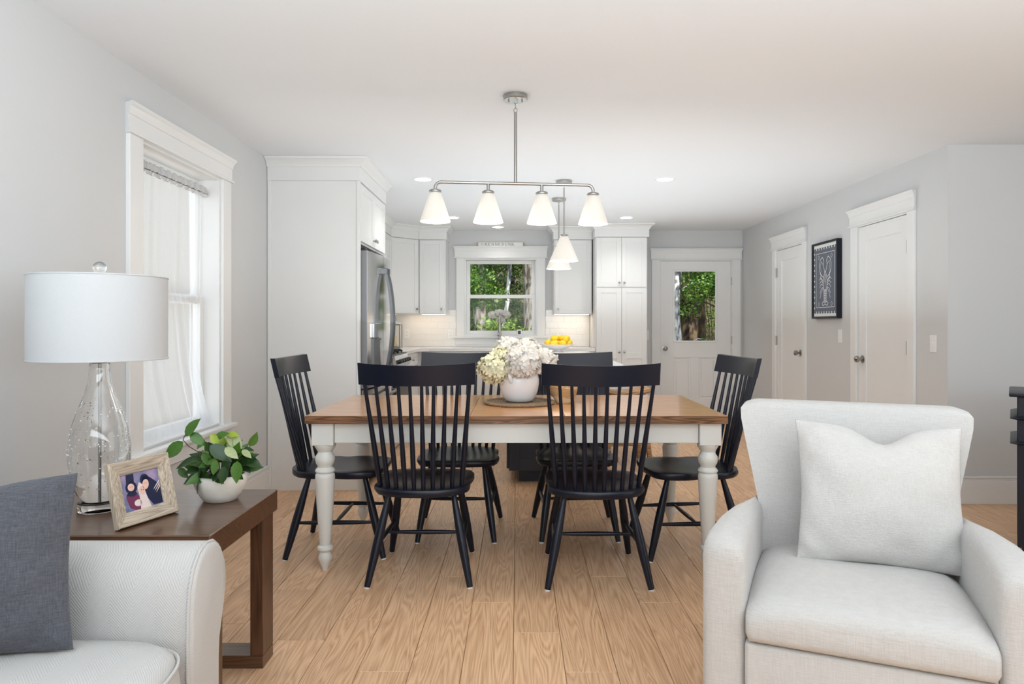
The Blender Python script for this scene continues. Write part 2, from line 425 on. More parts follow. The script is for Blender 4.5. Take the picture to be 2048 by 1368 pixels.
# floor planks : each a part of the floor
plank_meshes = {}
def plank(x0, w, y0, y1):
    L = y1-y0; key = (round(w, 3), round(L, 3))
    if key not in plank_meshes:
        g = .0008
        o = MB().box(g, w-g, g, L-g, -.006, 0, .0014).build('plank', oak_floor, floor, smooth=0); plank_meshes[key] = o.data
    else:
        o = bpy.data.objects.new('plank', plank_meshes[key]); S.collection.objects.link(o); o.parent = floor
    o.location = (x0, y0, 0)
joints = {-3: 2.366, -2: 3.26, -1: 2.954, 0: 2.665, 1: 2.36, 2: 3.26, 3: 2.95, -4: 2.78, -5: 2.6, -6: 3.1}
PW, PL = .18, 1.2
k = math.floor((XL+.013)/PW)
while -.013+k*PW < XF:
    x0 = -.013+k*PW; x1 = min(x0+PW, XF); x0c = max(x0, XL)
    ylim = YB if x0 < XR else YH
    j = joints.get(k, (k*0.437) % 1.2+2.2)
    y = j-PL*3
    while y < ylim:
        a, b = max(y, 1.0 if True else 0), min(y+PL, ylim)
        if b-a > .02: plank(x0c, x1-x0c, a, b)
        y += PL
    k += 1
# floor behind the photographer in long boards (not in the photo)
mb = MB()
for i in range(26):
    mb.box(XL+i*.262+.001, min(XL+(i+1)*.262, XF)-.001, YR, .999, -.006, 0)
mb.build('rear_planks', oak_floor, floor, smooth=0, kind='stuff')

# baseboards
def baseboard(name, pts, h=.185):
    mb = MB()
    for (x0, y0, x1, y1, nx, ny) in pts:
        for (t, za, zb) in ((.016, 0, h-.03), (.011, h-.03, h-.012), (.016, h-.012, h)):
            mb.box(min(x0, x1, x0+nx*t, x1+nx*t), max(x0, x1, x0+nx*t, x1+nx*t), min(y0, y1, y0+ny*t, y1+ny*t), max(y0, y1, y0+ny*t, y1+ny*t), za, zb, .002)
    return tag(mb.build(name, trim_paint), kind='structure')
baseboard('baseboard_left', [(XL, YR, XL, 4.945, 1, 0)])
baseboard('baseboard_right', [(XR, YH, XR, 4.93, -1, 0), (XR, 5.895, XR, 6.785, -1, 0), (XR, 7.705, XR, YB, -1, 0)])
baseboard('baseboard_hall', [(XR, YH, XF, YH, 0, -1)])
baseboard('baseboard_far_right', [(XF, YR, XF, YH, -1, 0)])
baseboard('baseboard_rear', [(XL, YR, XF, YR, 0, 1)])
baseboard('baseboard_back', [(1.60, YB, 1.725, YB, 0, -1), (2.86, YB, XR, YB, 0, -1)])

def header_prof(t):  # (depth, z) profile of the header above z=0
    return [(0, 0), (.034, 0), (.036, .006), (.034, .012), (.022, .014), (.022, .090), (.027, .092), (.027, .099), (.030, .112), (.037, .128), (.046, .138), (.048, .141), (.048, .150), (0, .150)]
def header(parent, x0, x1, z, sc=1.0):
    """local frame: wall plane y=0, room at -y"""
    pr = [(d, zz*sc) for d, zz in header_prof(0)]
    rs = []
    for side in (0, 1):
        ring = []
        for d, zz in pr:
            ext = d*.55
            ring.append(((x0-ext) if side == 0 else (x1+ext), -d, z+zz))
        rs.append(ring)
    m = MB().rings(rs); return m.build('header_trim', trim_paint, parent, smooth=0)
def casings(parent, x0, x1, z0, z1, w=.095, t=.02):
    for a, b in ((x0-w, x0), (x1, x1+w)):
        MB().box(a, b, -t, 0, z0, z1, .002).build('casing', trim_paint, parent)
def knob_at(parent, x, y, z, r=.026, mat=knob_m, rose=True, name='door_knob', dirn=(0, -1)):
    mb = MB(); prof = [(.032, 0), (.032, .005), (.012, .008), (.011, .03), (r*.85, .036), (r, .048), (r*.92, .060), (r*.5, .068), (.001, .070)] if rose else \
        [(.008, 0), (.006, .004), (.006, .012), (r*.8, .016), (r, .021), (r*.8, .027), (.001, .029)]
    rs = []
    for rr, d in prof:
        rs.append([(x+rr*math.cos(2*PI*i/16), y-d, z+rr*math.sin(2*PI*i/16)) for i in range(16)])
    return mb.rings(rs).build(name, mat, parent)
def shaker_mesh(mb, x0, x1, z0, z1, yf, yb, panels, st=.057, rec=.008, bev=.0015):
    """frame and panel door; panels: list of (za,zb) recessed fields"""
    mb.box(x0, x0+st, yf, yb, z0, z1, bev); mb.box(x1-st, x1, yf, yb, z0, z1, bev)
    edges = [z0]+[q for p in panels for q in p]+[z1]
    for a, b in zip(edges[0::2], edges[1::2]): mb.box(x0+st-.001, x1-st+.001, yf+.0002, yb, a, b, bev)
    for a, b in panels: mb.box(x0+st-.002, x1-st+.002, yf+rec, yb, a-.002, b+.002)
    return mb

# ---- window_1 (left wall). local x = +y world, local y = -x world
w1 = thing('window_1', loc=(XL, 0, 0), rz=PI/2, kind='structure')
a, b, z0, z1 = WIN1
casings(w1, a, b, .575, z1, .115, .022); header(w1, a-.115, b+.115, z1, .95)
MB().box(a-.14, b+.14, -.055, .0, .56, .59, .008, 2).build('window_stool', trim_paint, w1)
MB().box(a-.10, b+.10, -.02, 0, .475, .56, .003).build('apron_trim', trim_paint, w1)
mb = MB()
mb.box(a-.001, a+.012, -.001, .16, z0-.012, z1+.001); mb.box(b-.012, b+.001, -.001, .16, z0-.012, z1+.001); mb.box(a+.012, b-.012, -.001, .16, z1-.012, z1+.001); mb.box(a+.012, b-.012, 0, .16, z0-.01, z0+.006)
mb.build('jamb_lining', trim_paint, w1)
def sash(par, a, b, za, zb, y, w=.045, bw=.055):
    m = MB(); m.box(a, a+w, y, y+.03, za, zb, .003); m.box(b-w, b, y, y+.03, za, zb, .003)
    m.box(a+w-.001, b-w+.001, y+.0005, y+.0295, za, za+bw, .003); m.box(a+w-.001, b-w+.001, y+.0005, y+.0295, zb-w, zb, .003)
    o = m.build('sash', white_pl, par)
    MB().box(a+w-.004, b-w+.004, y+.013, y+.017, za+bw-.004, zb-w+.004).build('pane', pane, o, smooth=0)
sash(w1, a+.012, b-.012, 1.325, z1-.012, .125); sash(w1, a+.012, b-.012, z0, 1.37, .094)

# ---- window_2 (back wall)
w2 = thing('window_2', loc=(0, YB, 0), kind='structure')
a, b, z0, z1 = WIN2
casings(w2, a, b, z0-.01, z1, .105, .022); header(w2, a-.115, b+.115, z1, 1.0)
MB().box(a-.145, b+.145, -.06, .0, z0-.035, z0-.008, .008, 2).build('window_stool', trim_paint, w2)
MB().box(a-.12, b+.12, -.02, 0, z0-.115, z0-.035, .003).build('apron_trim', trim_paint, w2)
mb = MB(); mb.box(a-.001, a+.02, -.001, .16, z0-.012, z1+.001); mb.box(b-.02, b+.001, -.001, .16, z0-.012, z1+.001); mb.box(a+.02, b-.02, -.001, .16, z1-.02, z1+.001); mb.box(a+.02, b-.02, -.001, .16, z0-.012, z0+.012)
mb.build('jamb_lining', trim_paint, w2)
sash(w2, a+.02, b-.02, 1.55, z1-.02, .10, .045, .04); sash(w2, a+.02, b-.02, z0+.012, 1.59, .065, .045, .05)

# ---- doors
def hinge(par, x, z, side=1):
    m = MB(); m.box(x-.004, x+.012, -.012, .002, z-.05, z+.05, .001)
    m.tube([(x+.002, -.014, z-.05), (x+.002, -.014, z+.05)], .006, 8); m.build('hinge', nickel, par)
d1 = thing('door_1', loc=(0, YB, 0), kind='structure')
a, b, _, z1 = DR1
casings(d1, a, b, 0, z1, .108, .02); header(d1, a-.108, b+.108, z1, .95)
MB().box(a, b, -.005, .16, z1-.012, z1).box(a, a+.008, 0, .16, 0, z1).box(b-.008, b, 0, .16, 0, z1).box(a, b, 0, .16, 0, .02).build('jamb_lining', trim_paint, d1)
ga, gb, gz0, gz1 = 2.012, 2.556, .987, 1.897
mb = MB(); yf, yb = .012, .056
mb.box(a+.01, ga, yf, yb, .025, z1-.015, .001); mb.box(gb, b-.01, yf, yb, .025, z1-.015, .001)
mb.box(ga, gb, yf, yb, gz1, z1-.015, .001); mb.box(ga, gb, yf, yb, .78, gz0, .001); mb.box(ga, gb, yf, yb, .025, .25, .001)
mb.box((ga+gb)/2-.05, (ga+gb)/2+.05, yf, yb, .25, .78, .001)
slab = mb.build('door_slab', trim_paint, d1)
for pa, pb in ((ga, (ga+gb)/2-.05), ((ga+gb)/2+.05, gb)):
    MB().box(pa-.001, pb+.001, yf+.012, yb-.01, .249, .781).box(pa+.028, pb-.028, yf+.003, yf+.02, .278, .752, .009).build('raised_panel', trim_paint, slab)
mb = MB()
for q in ((ga-.012, ga+.012, gz0-.012, gz1+.012), (gb-.012, gb+.012, gz0-.012, gz1+.012), (ga+.012, gb-.012, gz0-.012, gz0+.012), (ga+.012, gb-.012, gz1-.012, gz1+.012)):
    mb.box(q[0], q[1], yf-.008, yf+.01, q[2], q[3], .003)
mb.build('glazing_bead', white_pl, slab)
MB().box(ga, gb, .030, .036, gz0, gz1).build('pane', pane, slab, smooth=0)
knob_at(d1, a+.065, .012, .90, .028)
for z in (.25, .97+.035, 1.76): hinge(d1, b-.004, z)

def closet_door(name, D, knob_left, hinge_zs=(.25, 1.03, 1.78)):
    """right wall: local x = -y world, local y = +x world"""
    d = thing(name, loc=(XR, 0, 0), rz=-PI/2, kind='structure')
    a, b = -D[1], -D[0]; z1 = D[3]
    casings(d, a, b, 0, z1, .09, .02); header(d, a-.09, b+.09, z1, .95)
    MB().box(a, b, -.002, .14, z1-.01, z1).box(a, a+.008, 0, .14, 0, z1).box(b-.008, b, 0, .14, 0, z1).build('jamb_lining', trim_paint, d)
    m = shaker_mesh(MB(), a+.011, b-.011, .012, z1-.014, .004, .039, [(.22, 1.90)], .115, .010, .002)
    sl = m.build('door_slab', trim_paint, d)
    knob_at(sl, (a+.075) if knob_left else (b-.075), .004, .915, .028)
    for z in hinge_zs: hinge(d, (b-.006) if knob_left else (a+.002), z)
    return d
closet_door('door_2', DR2, False)
closet_door('door_3', DR3, True)

# ================================================================== OUTDOORS
mb = MB(); nx, ny = 24, 14; vs = []; fs = []
for j in range(ny+1):
    for i in range(nx+1):
        x = -34+i*3.2; y = 8.95+j*3.6
        z = -.35+(max(0, y-22)**1.35)*.30+.25*mnoise.noise((x*.3, y*.3, 0))
        vs.append((x, y, z if j else -.4))
for j in range(ny):
    for i in range(nx): q = j*(nx+1)+i; fs.append((q, q+1, q+nx+2, q+nx+1))
tag(mb.add(vs, fs).build('ground_outside', litter), kind='structure')
tag(MB().add([(-40, -20, -.4), (XL-.2, -20, -.4), (XL-.2, 8.95, -.4), (-40, 8.95, -.4)], [(0, 1, 2, 3)]).build('ground_left', P('pale_gravel', (.62, .62, .60, 1), .9)), kind='structure')
def leaves(mb_v, mb_f, c, rad, n, size, rnd):
    for _ in range(n):
        d = Vector((rnd.gauss(0, 1), rnd.gauss(0, 1), rnd.gauss(0, 1))).normalized()*(rnd.random()**.45)
        p = Vector(c)+Vector((d.x*rad[0], d.y*rad[1], d.z*rad[2]))
        s = size*rnd.uniform(.6, 1.3)
        u = Vector((rnd.gauss(0, 1), rnd.gauss(0, 1), rnd.gauss(0, .6))).normalized(); w = u.orthogonal().normalized()
        w = (Matrix.Rotation(rnd.uniform(0, PI), 3, u) @ w)*.42
        k = len(mb_v); nn = u.cross(w)*.5
        mb_v += [p-u*s*.5, p+w*s*.85-u*s*.18+nn*s*.4, p+w*s*.75+u*s*.2+nn*s*.3, p+u*s*.6, p-w*s*.75+u*s*.2+nn*s*.3, p-w*s*.85-u*s*.18+nn*s*.4]; mb_f += [(k, k+1, k+2, k+3), (k, k+3, k+4, k+5)]
def make_leaves(name, parent, blobs, mat, seed, size=.11):
    rnd = random.Random(seed); V, Fc = [], []
    for c, rad, n in blobs: leaves(V, Fc, c, rad, int(n*2.3), size*.58, rnd)
    me = bpy.data.meshes.new(name); me.from_pydata([tuple(v) for v in V], [], Fc); me.materials.append(mat)
    o = bpy.data.objects.new(name, me); S.collection.objects.link(o); o.parent = parent; return o
def tree(label, x, y, r, lean, barkm, blobs, seed, group='trees behind the house', fol=None, size=.11, h=9.0):
    t = thing('tree', label, 'tree', (x, y, -.35), 0, group)
    rnd = random.Random(seed)
    pts = [(lean*z*.12+.05*rnd.uniform(-1, 1), .04*rnd.uniform(-1, 1), z) for z in [0, .3, 1, 2, 3, 4.2, 5.5, 7, h]]
    tr = MB().tube(pts, [r*1.35, r*1.1, r, r*.96, r*.93, r*.88, r*.8, r*.65, r*.4], 12).build('trunk', barkm, t, smooth=60)
    for k in range(6):
        m = MB(); z = rnd.uniform(1.0, 5.5); an = rnd.uniform(0, 2*PI); L = rnd.uniform(.8, 1.9); bx = lean*z*.12
        m.tube([(bx, 0, z), (bx+L*.5*math.cos(an), L*.5*math.sin(an), z+.25*L), (bx+L*math.cos(an), L*math.sin(an), z+rnd.uniform(.1, .6)*L)], [r*.18, r*.11, .008], 6)
        m.build('branch', barkm, tr, smooth=60)
    if blobs: make_leaves('foliage', t, blobs, fol or fol_a, seed, size)
    return t
def rb(seed, zlo, zhi, n, spread, cnt, rad=.7):
    rnd = random.Random(seed)
    return [((rnd.uniform(-spread, spread), rnd.uniform(-spread*.8, spread*.8), rnd.uniform(zlo, zhi)), (rad*rnd.uniform(.7, 1.3), rad*rnd.uniform(.7, 1.3), rad*.55), cnt) for _ in range(n)]
tree('thick grey trunk rising at the right side of the kitchen window view', .27, 15.2, .21, .25, bark_g, rb(1, 2.6, 6, 9, 1.6, 260), 1)
tree('second grey trunk standing left of centre in the kitchen window view', -.95, 17.2, .17, -.05, bark_g, rb(2, 2.2, 6, 12, 1.8, 300), 2)
tree('dark slim trunk at the far left of the kitchen window view', -1.55, 19.5, .15, .1, bark_b, rb(3, 2.0, 6, 12, 1.7, 280), 3)
tree('pale thin birch leaning in the middle of the kitchen window view', -.42, 14.6, .045, .7, bark_w, rb(4, 3.2, 6, 8, 1.3, 200), 4, h=7.5)
tree('pale mottled birch trunk at the left edge of the door glass', 3.42, 14.6, .105, -.02, bark_w, rb(5, 2.5, 5, 10, 1.5, 420), 5, size=.13)
tree('thick brown mossy trunk beside the birch in the door glass', 4.15, 16.4, .23, .02, bark_b, rb(6, 2.9, 5.5, 11, 1.7, 380), 6, size=.13)
tree('dark trunk in the middle of the door glass view', 5.0, 18.5, .12, .08, bark_b, rb(7, 2.6, 6, 10, 1.6, 320), 7)
tree('slim brown trunk at the right of the door glass view', 5.45, 17.0, .09, -.1, bark_b, rb(8, 2.2, 5, 10, 1.3, 300), 8)
k = 9
for x, y, r in ((-3.4, 21, .16), (-2.3, 24, .14), (-.2, 23.5, .13), (.9, 20.5, .15), (2.2, 22, .16), (3.1, 26, .14), (6.6, 22, .17), (5.2, 26, .15), (7.6, 19, .15), (-4.6, 17.5, .18), (1.7, 16.8, .12)):
    tree('distant forest tree with dark trunk and green crown behind the front trees', x, y, r, 0, bark_b, rb(k, 1.2, 6.5, 13, 2.0, 240, .85), k, 'distant forest trees', size=.15); k += 1
def shrub(label, x, y, s, seed, n=5, cnt=330, zl=.2, zh=1.6, fol=None, group='undergrowth shrubs'):
    t = thing('woodland_shrub', label, 'shrub', (x, y, -.35), 0, group)
    m = MB(); rnd = random.Random(seed)
    for _ in range(6):
        an = rnd.uniform(0, 2*PI); L = s*rnd.uniform(.3, .6)
        m.tube([(0, 0, 0), (L*.4*math.cos(an), L*.4*math.sin(an), zh*.5), (L*math.cos(an), L*math.sin(an), zh)], [.014, .009, .004], 5)
    m.build('stems', bark_b, t, smooth=60)
    make_leaves('foliage', t, rb(seed, zl, zh, n, s*.6, cnt, s*.55), fol or fol_b, seed, .10)
shrub('bright green maple sapling low at the right of the kitchen window view', .12, 13.0, 1.0, 31, 6, 260, .6, 1.75)
shrub('leafy shrub low at the left of the kitchen window view', -1.5, 14.6, 1.2, 32, 6, 300, .3, 2.2)
shrub('tall leafy sapling at the upper left of the kitchen window view', -1.1, 13.6, .9, 33, 6, 230, 1.9, 3.3, fol_a)
shrub('tall leafy sapling hanging over the top of the door glass', 3.75, 12.9, .9, 34, 7, 240, 2.0, 3.1, fol_a)
shrub('green shrub low in the door glass view', 4.5, 14.0, 1.0, 35, 5, 240, .1, 1.5)
shrub('light green sapling at the right of the door glass view', 4.55, 12.8, .6, 36, 5, 120, 1.0, 2.7, fol_a)
for q, (x, y) in enumerate(((-2.8, 16.5), (-.7, 18.8), (.5, 18.2), (1.6, 19), (2.9, 18.8), (6.1, 17), (4.6, 20.6), (3.7, 20), (5.9, 20), (-2.0, 20.5), (.0, 21.5))):
    shrub('distant shrub filling the forest floor between the trunks', x, y, 1.5, 40+q, 6, 240, .2, 2.4, group='distant undergrowth')

# ================================================================== KITCHEN
# backsplash tiles : parts of the back wall
th, tw = .0762, .152
tile_data = {}
def tile(par, x0, x1, z0, z1, left=False):
    key = (round(x1-x0, 3), round(z1-z0, 3), left)
    if key not in tile_data:
        m = MB()
        if left: m.box(0, .008, 0, x1-x0, 0, z1-z0, .0012)
        else: m.box(0, x1-x0, -.008, 0, 0, z1-z0, .0012)
        o = m.build('tile', tile_m, par, smooth=0); tile_data[key] = o.data
    else:
        o = bpy.data.objects.new('tile', tile_data[key]); S.collection.objects.link(o); o.parent = par
    o.location = (XL+.001, x0, z0) if left else (x0, YB-.001, z0)
for r in range(6):
    za = .925+r*(th+.002); zb = za+th
    for x0r, x1r in ((-1.80, -.78), (.363, .925)) if r > 0 else ((-1.80, .925),):
        x = -1.86+(r % 2)*(tw/2+.001)
        while x < x1r:
            a_, b_ = max(x, x0r), min(x+tw, x1r)
            if b_-a_ > .01: tile(wall_back, a_, b_, za, zb)
            x += tw+.002
    if r > 0 and za < .94+.0: pass
for r in range(6):
    za = .925+r*(th+.002); zb = za+th; x = 5.93+(r % 2)*(tw/2)
    while x < 8.72:
        b_ = min(x+tw, 8.73)
        if b_-x > .01: tile(wall_left, x, b_, za, zb, True)
        x += tw+.002

m = MB().box(-1.80, -.785, YB-.0065, YB-.001, .92, 1.385).box(.365, .925, YB-.0065, YB-.001, .92, 1.385).box(-.785, .365, YB-.0065, YB-.001, .92, 1.0)
m.build('grout_bed', grout, wall_back, smooth=0)
MB().box(XL+.001, XL+.0065, 5.93, 8.73, .92, 1.385).build('grout_bed', grout, wall_left, smooth=0)

def crown_run(mb, pts, z0, z1, proj=.065, closed_back=None):
    """crown swept along pts (outer face line, room on the right side normal given)"""
    pr = [(0, 0), (.010, 0), (.012, .02), (.016, .03), (.030, .055), (.048, .075), (.056, .08), (.060, .095), (.060, .105), (0, .105)]
    H = z1-z0
    n = len(pts); dirs = [(Vector(pts[i+1])-Vector(pts[i])).normalized() for i in range(n-1)]
    rs = []
    for i, p in enumerate(pts):
        p = Vector(p)
        ns = []
        if i > 0: ns.append(Vector((dirs[i-1].y, -dirs[i-1].x)))
        if i < n-1: ns.append(Vector((dirs[i].y, -dirs[i].x)))
        nn = sum(ns, Vector((0, 0)))
        nn = nn.normalized(); sc = 1/max(.3, nn.dot(ns[0]))
        rs.append([(p.x+nn.x*sc*d, p.y+nn.y*sc*d, z0+z/.105*H) for d, z in pr])
    mb.rings(rs)

def cab_door(par, M, w, z0, z1, panels, knob=None, group=None, name='door', st=.057):
    """door in a local frame M: x right, y into cabinet, origin at left-bottom of face"""
    m = shaker_mesh(MB(), .0015, w-.0015, z0+.0015, z1-.0015, -.02, 0, panels, st)
    bmesh.ops.transform(m.bm, matrix=M, verts=m.bm.verts)
    d = m.build(name, cab_paint, par, world=True)
    if knob:
        mb = MB(); kx, kz = knob; prof = [(.007, 0), (.005, .005), (.005, .013), (.012, .017), (.0145, .022), (.012, .027), (.001, .029)]
        rs = [[tuple(M @ Vector((kx+rr*math.cos(2*PI*i/12), -.02-dd, kz+rr*math.sin(2*PI*i/12)))) for i in range(12)] for rr, dd in prof]
        mb.rings(rs).build('knob', knob_m, d, world=True)
    return d
def frame_M(x, y, rz): return Matrix.Translation((x, y, 0)) @ Matrix.Rotation(rz, 4, 'Z')

# ---- tall pantry cabinet
YP = 8.15
pc = thing('pantry_cabinet', 'tall white four-door pantry cabinet between the backsplash and the back door', 'cabinet', (1.24, 8.45, 0))
mb = MB().box(.935, 1.555, YP, YB-.003, .10, 2.25, .002).box(.95, 1.54, YP+.06, YB-.003, .0, .10)
mb.build('carcass', cab_paint, pc, world=True)
MB().box(.925, 1.575, YP-.02, YB-.003, 2.25, ZC-.064, .002).build('frieze', cab_paint, pc, world=True)
mb = MB(); crown_run(mb, [(.925, YB-.003), (.925, YP-.02), (1.575, YP-.02), (1.575, YB-.003)][::-1] and [(1.575, YB-.003), (1.575, YP-.02), (.925, YP-.02), (.925, YB-.003)][::-1], ZC-.066, ZC-.001)
mb.build('crown_moulding', cab_paint, pc, world=True)
for i, xx in enumerate((.945, 1.246)):
    M = frame_M(xx, YP, 0)
    kx = .27 if i == 0 else .03
    cab_door(pc, M, .30, 1.652, 2.245, [(1.652+.057, 2.245-.057)], (kx, 1.70))
    cab_door(pc, M, .30, .11, 1.642, [(.167, .80), (.875, 1.585)], (kx, .88))

# ---- right upper cabinet
YU = 8.40
uc = thing('wall_cabinet', 'single-door white wall cabinet on the right of the kitchen window', 'cabinet', (.70, 8.57, 1.335), group='white kitchen wall cabinets')
MB().box(.455, .922, YU, YB-.003, 1.335, 2.25, .002).build('carcass', cab_paint, uc, world=True)
MB().box(.445, .922, YU-.02, YB-.003, 2.25, ZC-.064, .002).build('frieze', cab_paint, uc, world=True)
mb = MB(); crown_run(mb, [(.445, YB-.003), (.445, YU-.02), (.922, YU-.02)], ZC-.066, ZC-.001); mb.build('crown_moulding', cab_paint, uc, world=True)
cab_door(uc, frame_M(.465, YU, 0), .45, 1.34, 2.243, [(1.397, 2.186)], (.035, 1.395))
MB().box(.47, .90, YU+.16, YU+.18, 1.327, 1.335).build('strip_light', strip_m, uc, world=True)
# ---- left upper cabinet
ul = thing('wall_cabinet', 'white wall cabinet on the left of the kitchen window', 'cabinet', (-1.04, 8.57, 1.335), group='white kitchen wall cabinets')
MB().box(-1.205, -.878, YU, YB-.003, 1.335, 2.25, .002).build('carcass', cab_paint, ul, world=True)
MB().box(-1.205, -.865, YU-.02, YB-.003, 2.25, ZC-.064, .002).build('frieze', cab_paint, ul, world=True)
mb = MB(); crown_run(mb, [(-1.205, YU-.02), (-.865, YU-.02), (-.865, YB-.003)], ZC-.066, ZC-.001); mb.build('crown_moulding', cab_paint, ul, world=True)
cab_door(ul, frame_M(-1.198, YU, 0), .305, 1.34, 2.243, [(1.397, 2.186)], (.275, 1.395))
MB().box(-1.19, -.90, YU+.16, YU+.18, 1.327, 1.335).build('strip_light', strip_m, ul, world=True)
# ---- diagonal corner wall cabinet
cx0, cy0, cx1, cy1 = -1.515, 8.09, -1.207, 8.398
cc = thing('wall_cabinet', 'angled white corner wall cabinet with one door above the lantern', 'cabinet', (-1.55, 8.5, 1.335), group='white kitchen wall cabinets')
poly = [(XL+.004, cy0), (cx0, cy0), (cx1, cy1), (cx1, YB-.004), (XL+.004, YB-.004)]
MB().prism(poly, 2, 1.335, 2.25).build('carcass', cab_paint, cc, world=True)
q = .016
MB().prism([(XL+.004, cy0-.02), (cx0+.008, cy0-.02), (cx1, cy1-.024), (cx1, YB-.004), (XL+.004, YB-.004)], 2, 2.25, ZC-.064).build('frieze', cab_paint, cc, world=True)
mb = MB(); crown_run(mb, [(XL+.004, cy0-.02), (cx0+.008, cy0-.02), (cx1, cy1-.02)], ZC-.066, ZC-.001); mb.build('crown_moulding', cab_paint, cc, world=True)
L = math.hypot(cx1-cx0, cy1-cy0)
cab_door(cc, frame_M(cx0, cy0, math.atan2(cy1-cy0, cx1-cx0)) @ Matrix.Translation((.01, 0, 0)), L-.03, 1.34, 2.243, [(1.397, 2.186)], (L-.065, 1.395))
MB().box(-1.62, -1.5, 8.45, 8.47, 1.327, 1.335).build('strip_light', strip_m, cc, world=True)
# ---- wall cabinet between fridge cabinet and corner, on the left wall
u4 = thing('wall_cabinet', 'white wall cabinets over the range counter, mostly hidden behind the refrigerator', 'cabinet', (-1.65, 7.0, 1.335), group='white kitchen wall cabinets')
MB().box(XL+.004, -1.50, 5.93, 8.085, 1.335, 2.25, .002).build('carcass', cab_paint, u4, world=True)
MB().box(XL+.004, -1.48, 5.93, 8.066, 2.25, ZC-.064).build('frieze', cab_paint, u4, world=True)
mb = MB(); crown_run(mb, [(-1.48, 8.066), (-1.48, 6.01)][::-1] , ZC-.066, ZC-.001); mb.build('crown_moulding', cab_paint, u4, world=True)
for i in range(5):
    cab_door(u4, frame_M(-1.50, 5.94+i*.428, PI/2), .424, 1.34, 2.243, [(1.397, 2.186)], (.39 if i % 2 == 0 else .035, 1.395))

# ---- refrigerator enclosure
fe = thing('refrigerator_cabinet', 'tall white cabinet surround with crown moulding enclosing the refrigerator', 'cabinet', (-1.47, 5.4, 0))
XD = -1.138
MB().box(XL+.003, XD, 4.95, 4.975, 0, 2.245, .001).build('side_panel', cab_paint, fe, world=True)
MB().box(XL+.003, XL+.03, 4.938, 4.95, 0, 2.245, .002).box(XD-.022, XD, 4.938, 4.95, 0, 2.245, .002).build('edge_trim', cab_paint, fe, world=True)
MB().box(XL+.003, XD+.004, 4.936, 5.915, 2.245, ZC-.064, .002).build('frieze', cab_paint, fe, world=True)
MB().box(XL+.003, XD-.02, 4.975, 5.915, 1.80, 2.245, .001).build('carcass', cab_paint, fe, world=True)
MB().box(XL+.003, XD, 5.895, 5.915, 0, 1.80).build('side_panel', cab_paint, fe, world=True)
mb = MB(); crown_run(mb, [(XL+.003, 4.936), (XD+.004, 4.936), (XD+.004, 5.915)], ZC-.066, ZC-.001); mb.build('crown_moulding', cab_paint, fe, world=True)
for i in range(2):
    cab_door(fe, frame_M(XD-.02, 4.985+i*.458, PI/2), .455, 1.812, 2.235, [(1.869, 2.178)], (.425 if i == 0 else .03, 1.865))

# ---- refrigerator (faces +x)
rf = thing('refrigerator', 'stainless steel french-door refrigerator inside the tall white surround', 'refrigerator', (-1.45, 5.44, 0))
MB().box(-1.78, -1.155, 4.99, 5.885, .03, 1.74, .004).build('body', darkgrey, rf, world=True)
MB().box(-1.20, -1.11, 5.0, 5.06, 1.74, 1.765, .004).box(-1.20, -1.11, 5.82, 5.88, 1.74, 1.765, .004).build('hinge_cover', black, rf, world=True)
def bow_door(y0, y1, z0, z1, bow, name):
    pts = []; n = 8
    yc, hw = 5.4375, .4475
    front = [(-1.095+bow*(1-((y0+(y1-y0)*i/n-yc)/hw)**2), y0+(y1-y0)*i/n) for i in range(n+1)]
    poly = [(-1.15, y0), (-1.105, y0)]+[(x, y) for x, y in front]+[(-1.15, y1)]
    return MB().prism(poly, 2, z0, z1).build(name, steel, rf, world=True, smooth=25)
dA = bow_door(4.992, 5.434, .735, 1.745, .03, 'door'); dB = bow_door(5.441, 5.883, .735, 1.745, .03, 'door')
for q_ in (dA,): MB().box(-1.150, -1.098, 4.9885, 4.9922, .735, 1.745).build('door_edge', darkgrey, q_, world=True, smooth=0)
dC = bow_door(4.992, 5.883, .07, .722, .03, 'freezer_drawer')
def fhandle(par, y, z0, z1):
    pts = []
    for i in range(15):
        t = i/14; pts.append((-1.045+.056*math.sin(PI*t)**.7, y, z0+(z1-z0)*t))
    m = MB()
    rs = []
    for p in pts: rs.append([(p[0]-.010, y-.013, p[2]), (p[0]+.010, y-.013, p[2]), (p[0]+.014, y, p[2]), (p[0]+.010, y+.013, p[2]), (p[0]-.010, y+.013, p[2])])
    m.rings(rs); h = m.build('handle', darksteel, par, world=True, smooth=50)
    MB().box(-1.072, -1.02, y-.016, y+.016, z1-.03, z1+.02, .005).box(-1.072, -1.02, y-.016, y+.016, z0-.02, z0+.03, .005).build('handle_mount', darksteel, h, world=True)
fhandle(dA, 5.395, .82, 1.63); fhandle(dB, 5.48, .82, 1.63)
m = MB(); m.tube([(-1.05, 5.1, .655), (-1.01, 5.14, .655), (-1.005, 5.43, .655), (-1.01, 5.74, .655), (-1.05, 5.78, .655)], .012, 10); m.build('handle', darksteel, dC, world=True)
MB().box(-1.085, -1.058, 5.10, 5.33, 1.10, 1.215, .006).build('dispenser_panel', steel, dA, world=True)
MB().box(-1.085, -1.0665, 5.11, 5.32, .80, 1.10, .002).build('dispenser_recess', darksteel, dA, world=True)
MB().box(-1.07, -1.045, 5.17, 5.26, 1.085, 1.10, .002).build('dispenser_spout', darksteel, dA, world=True)

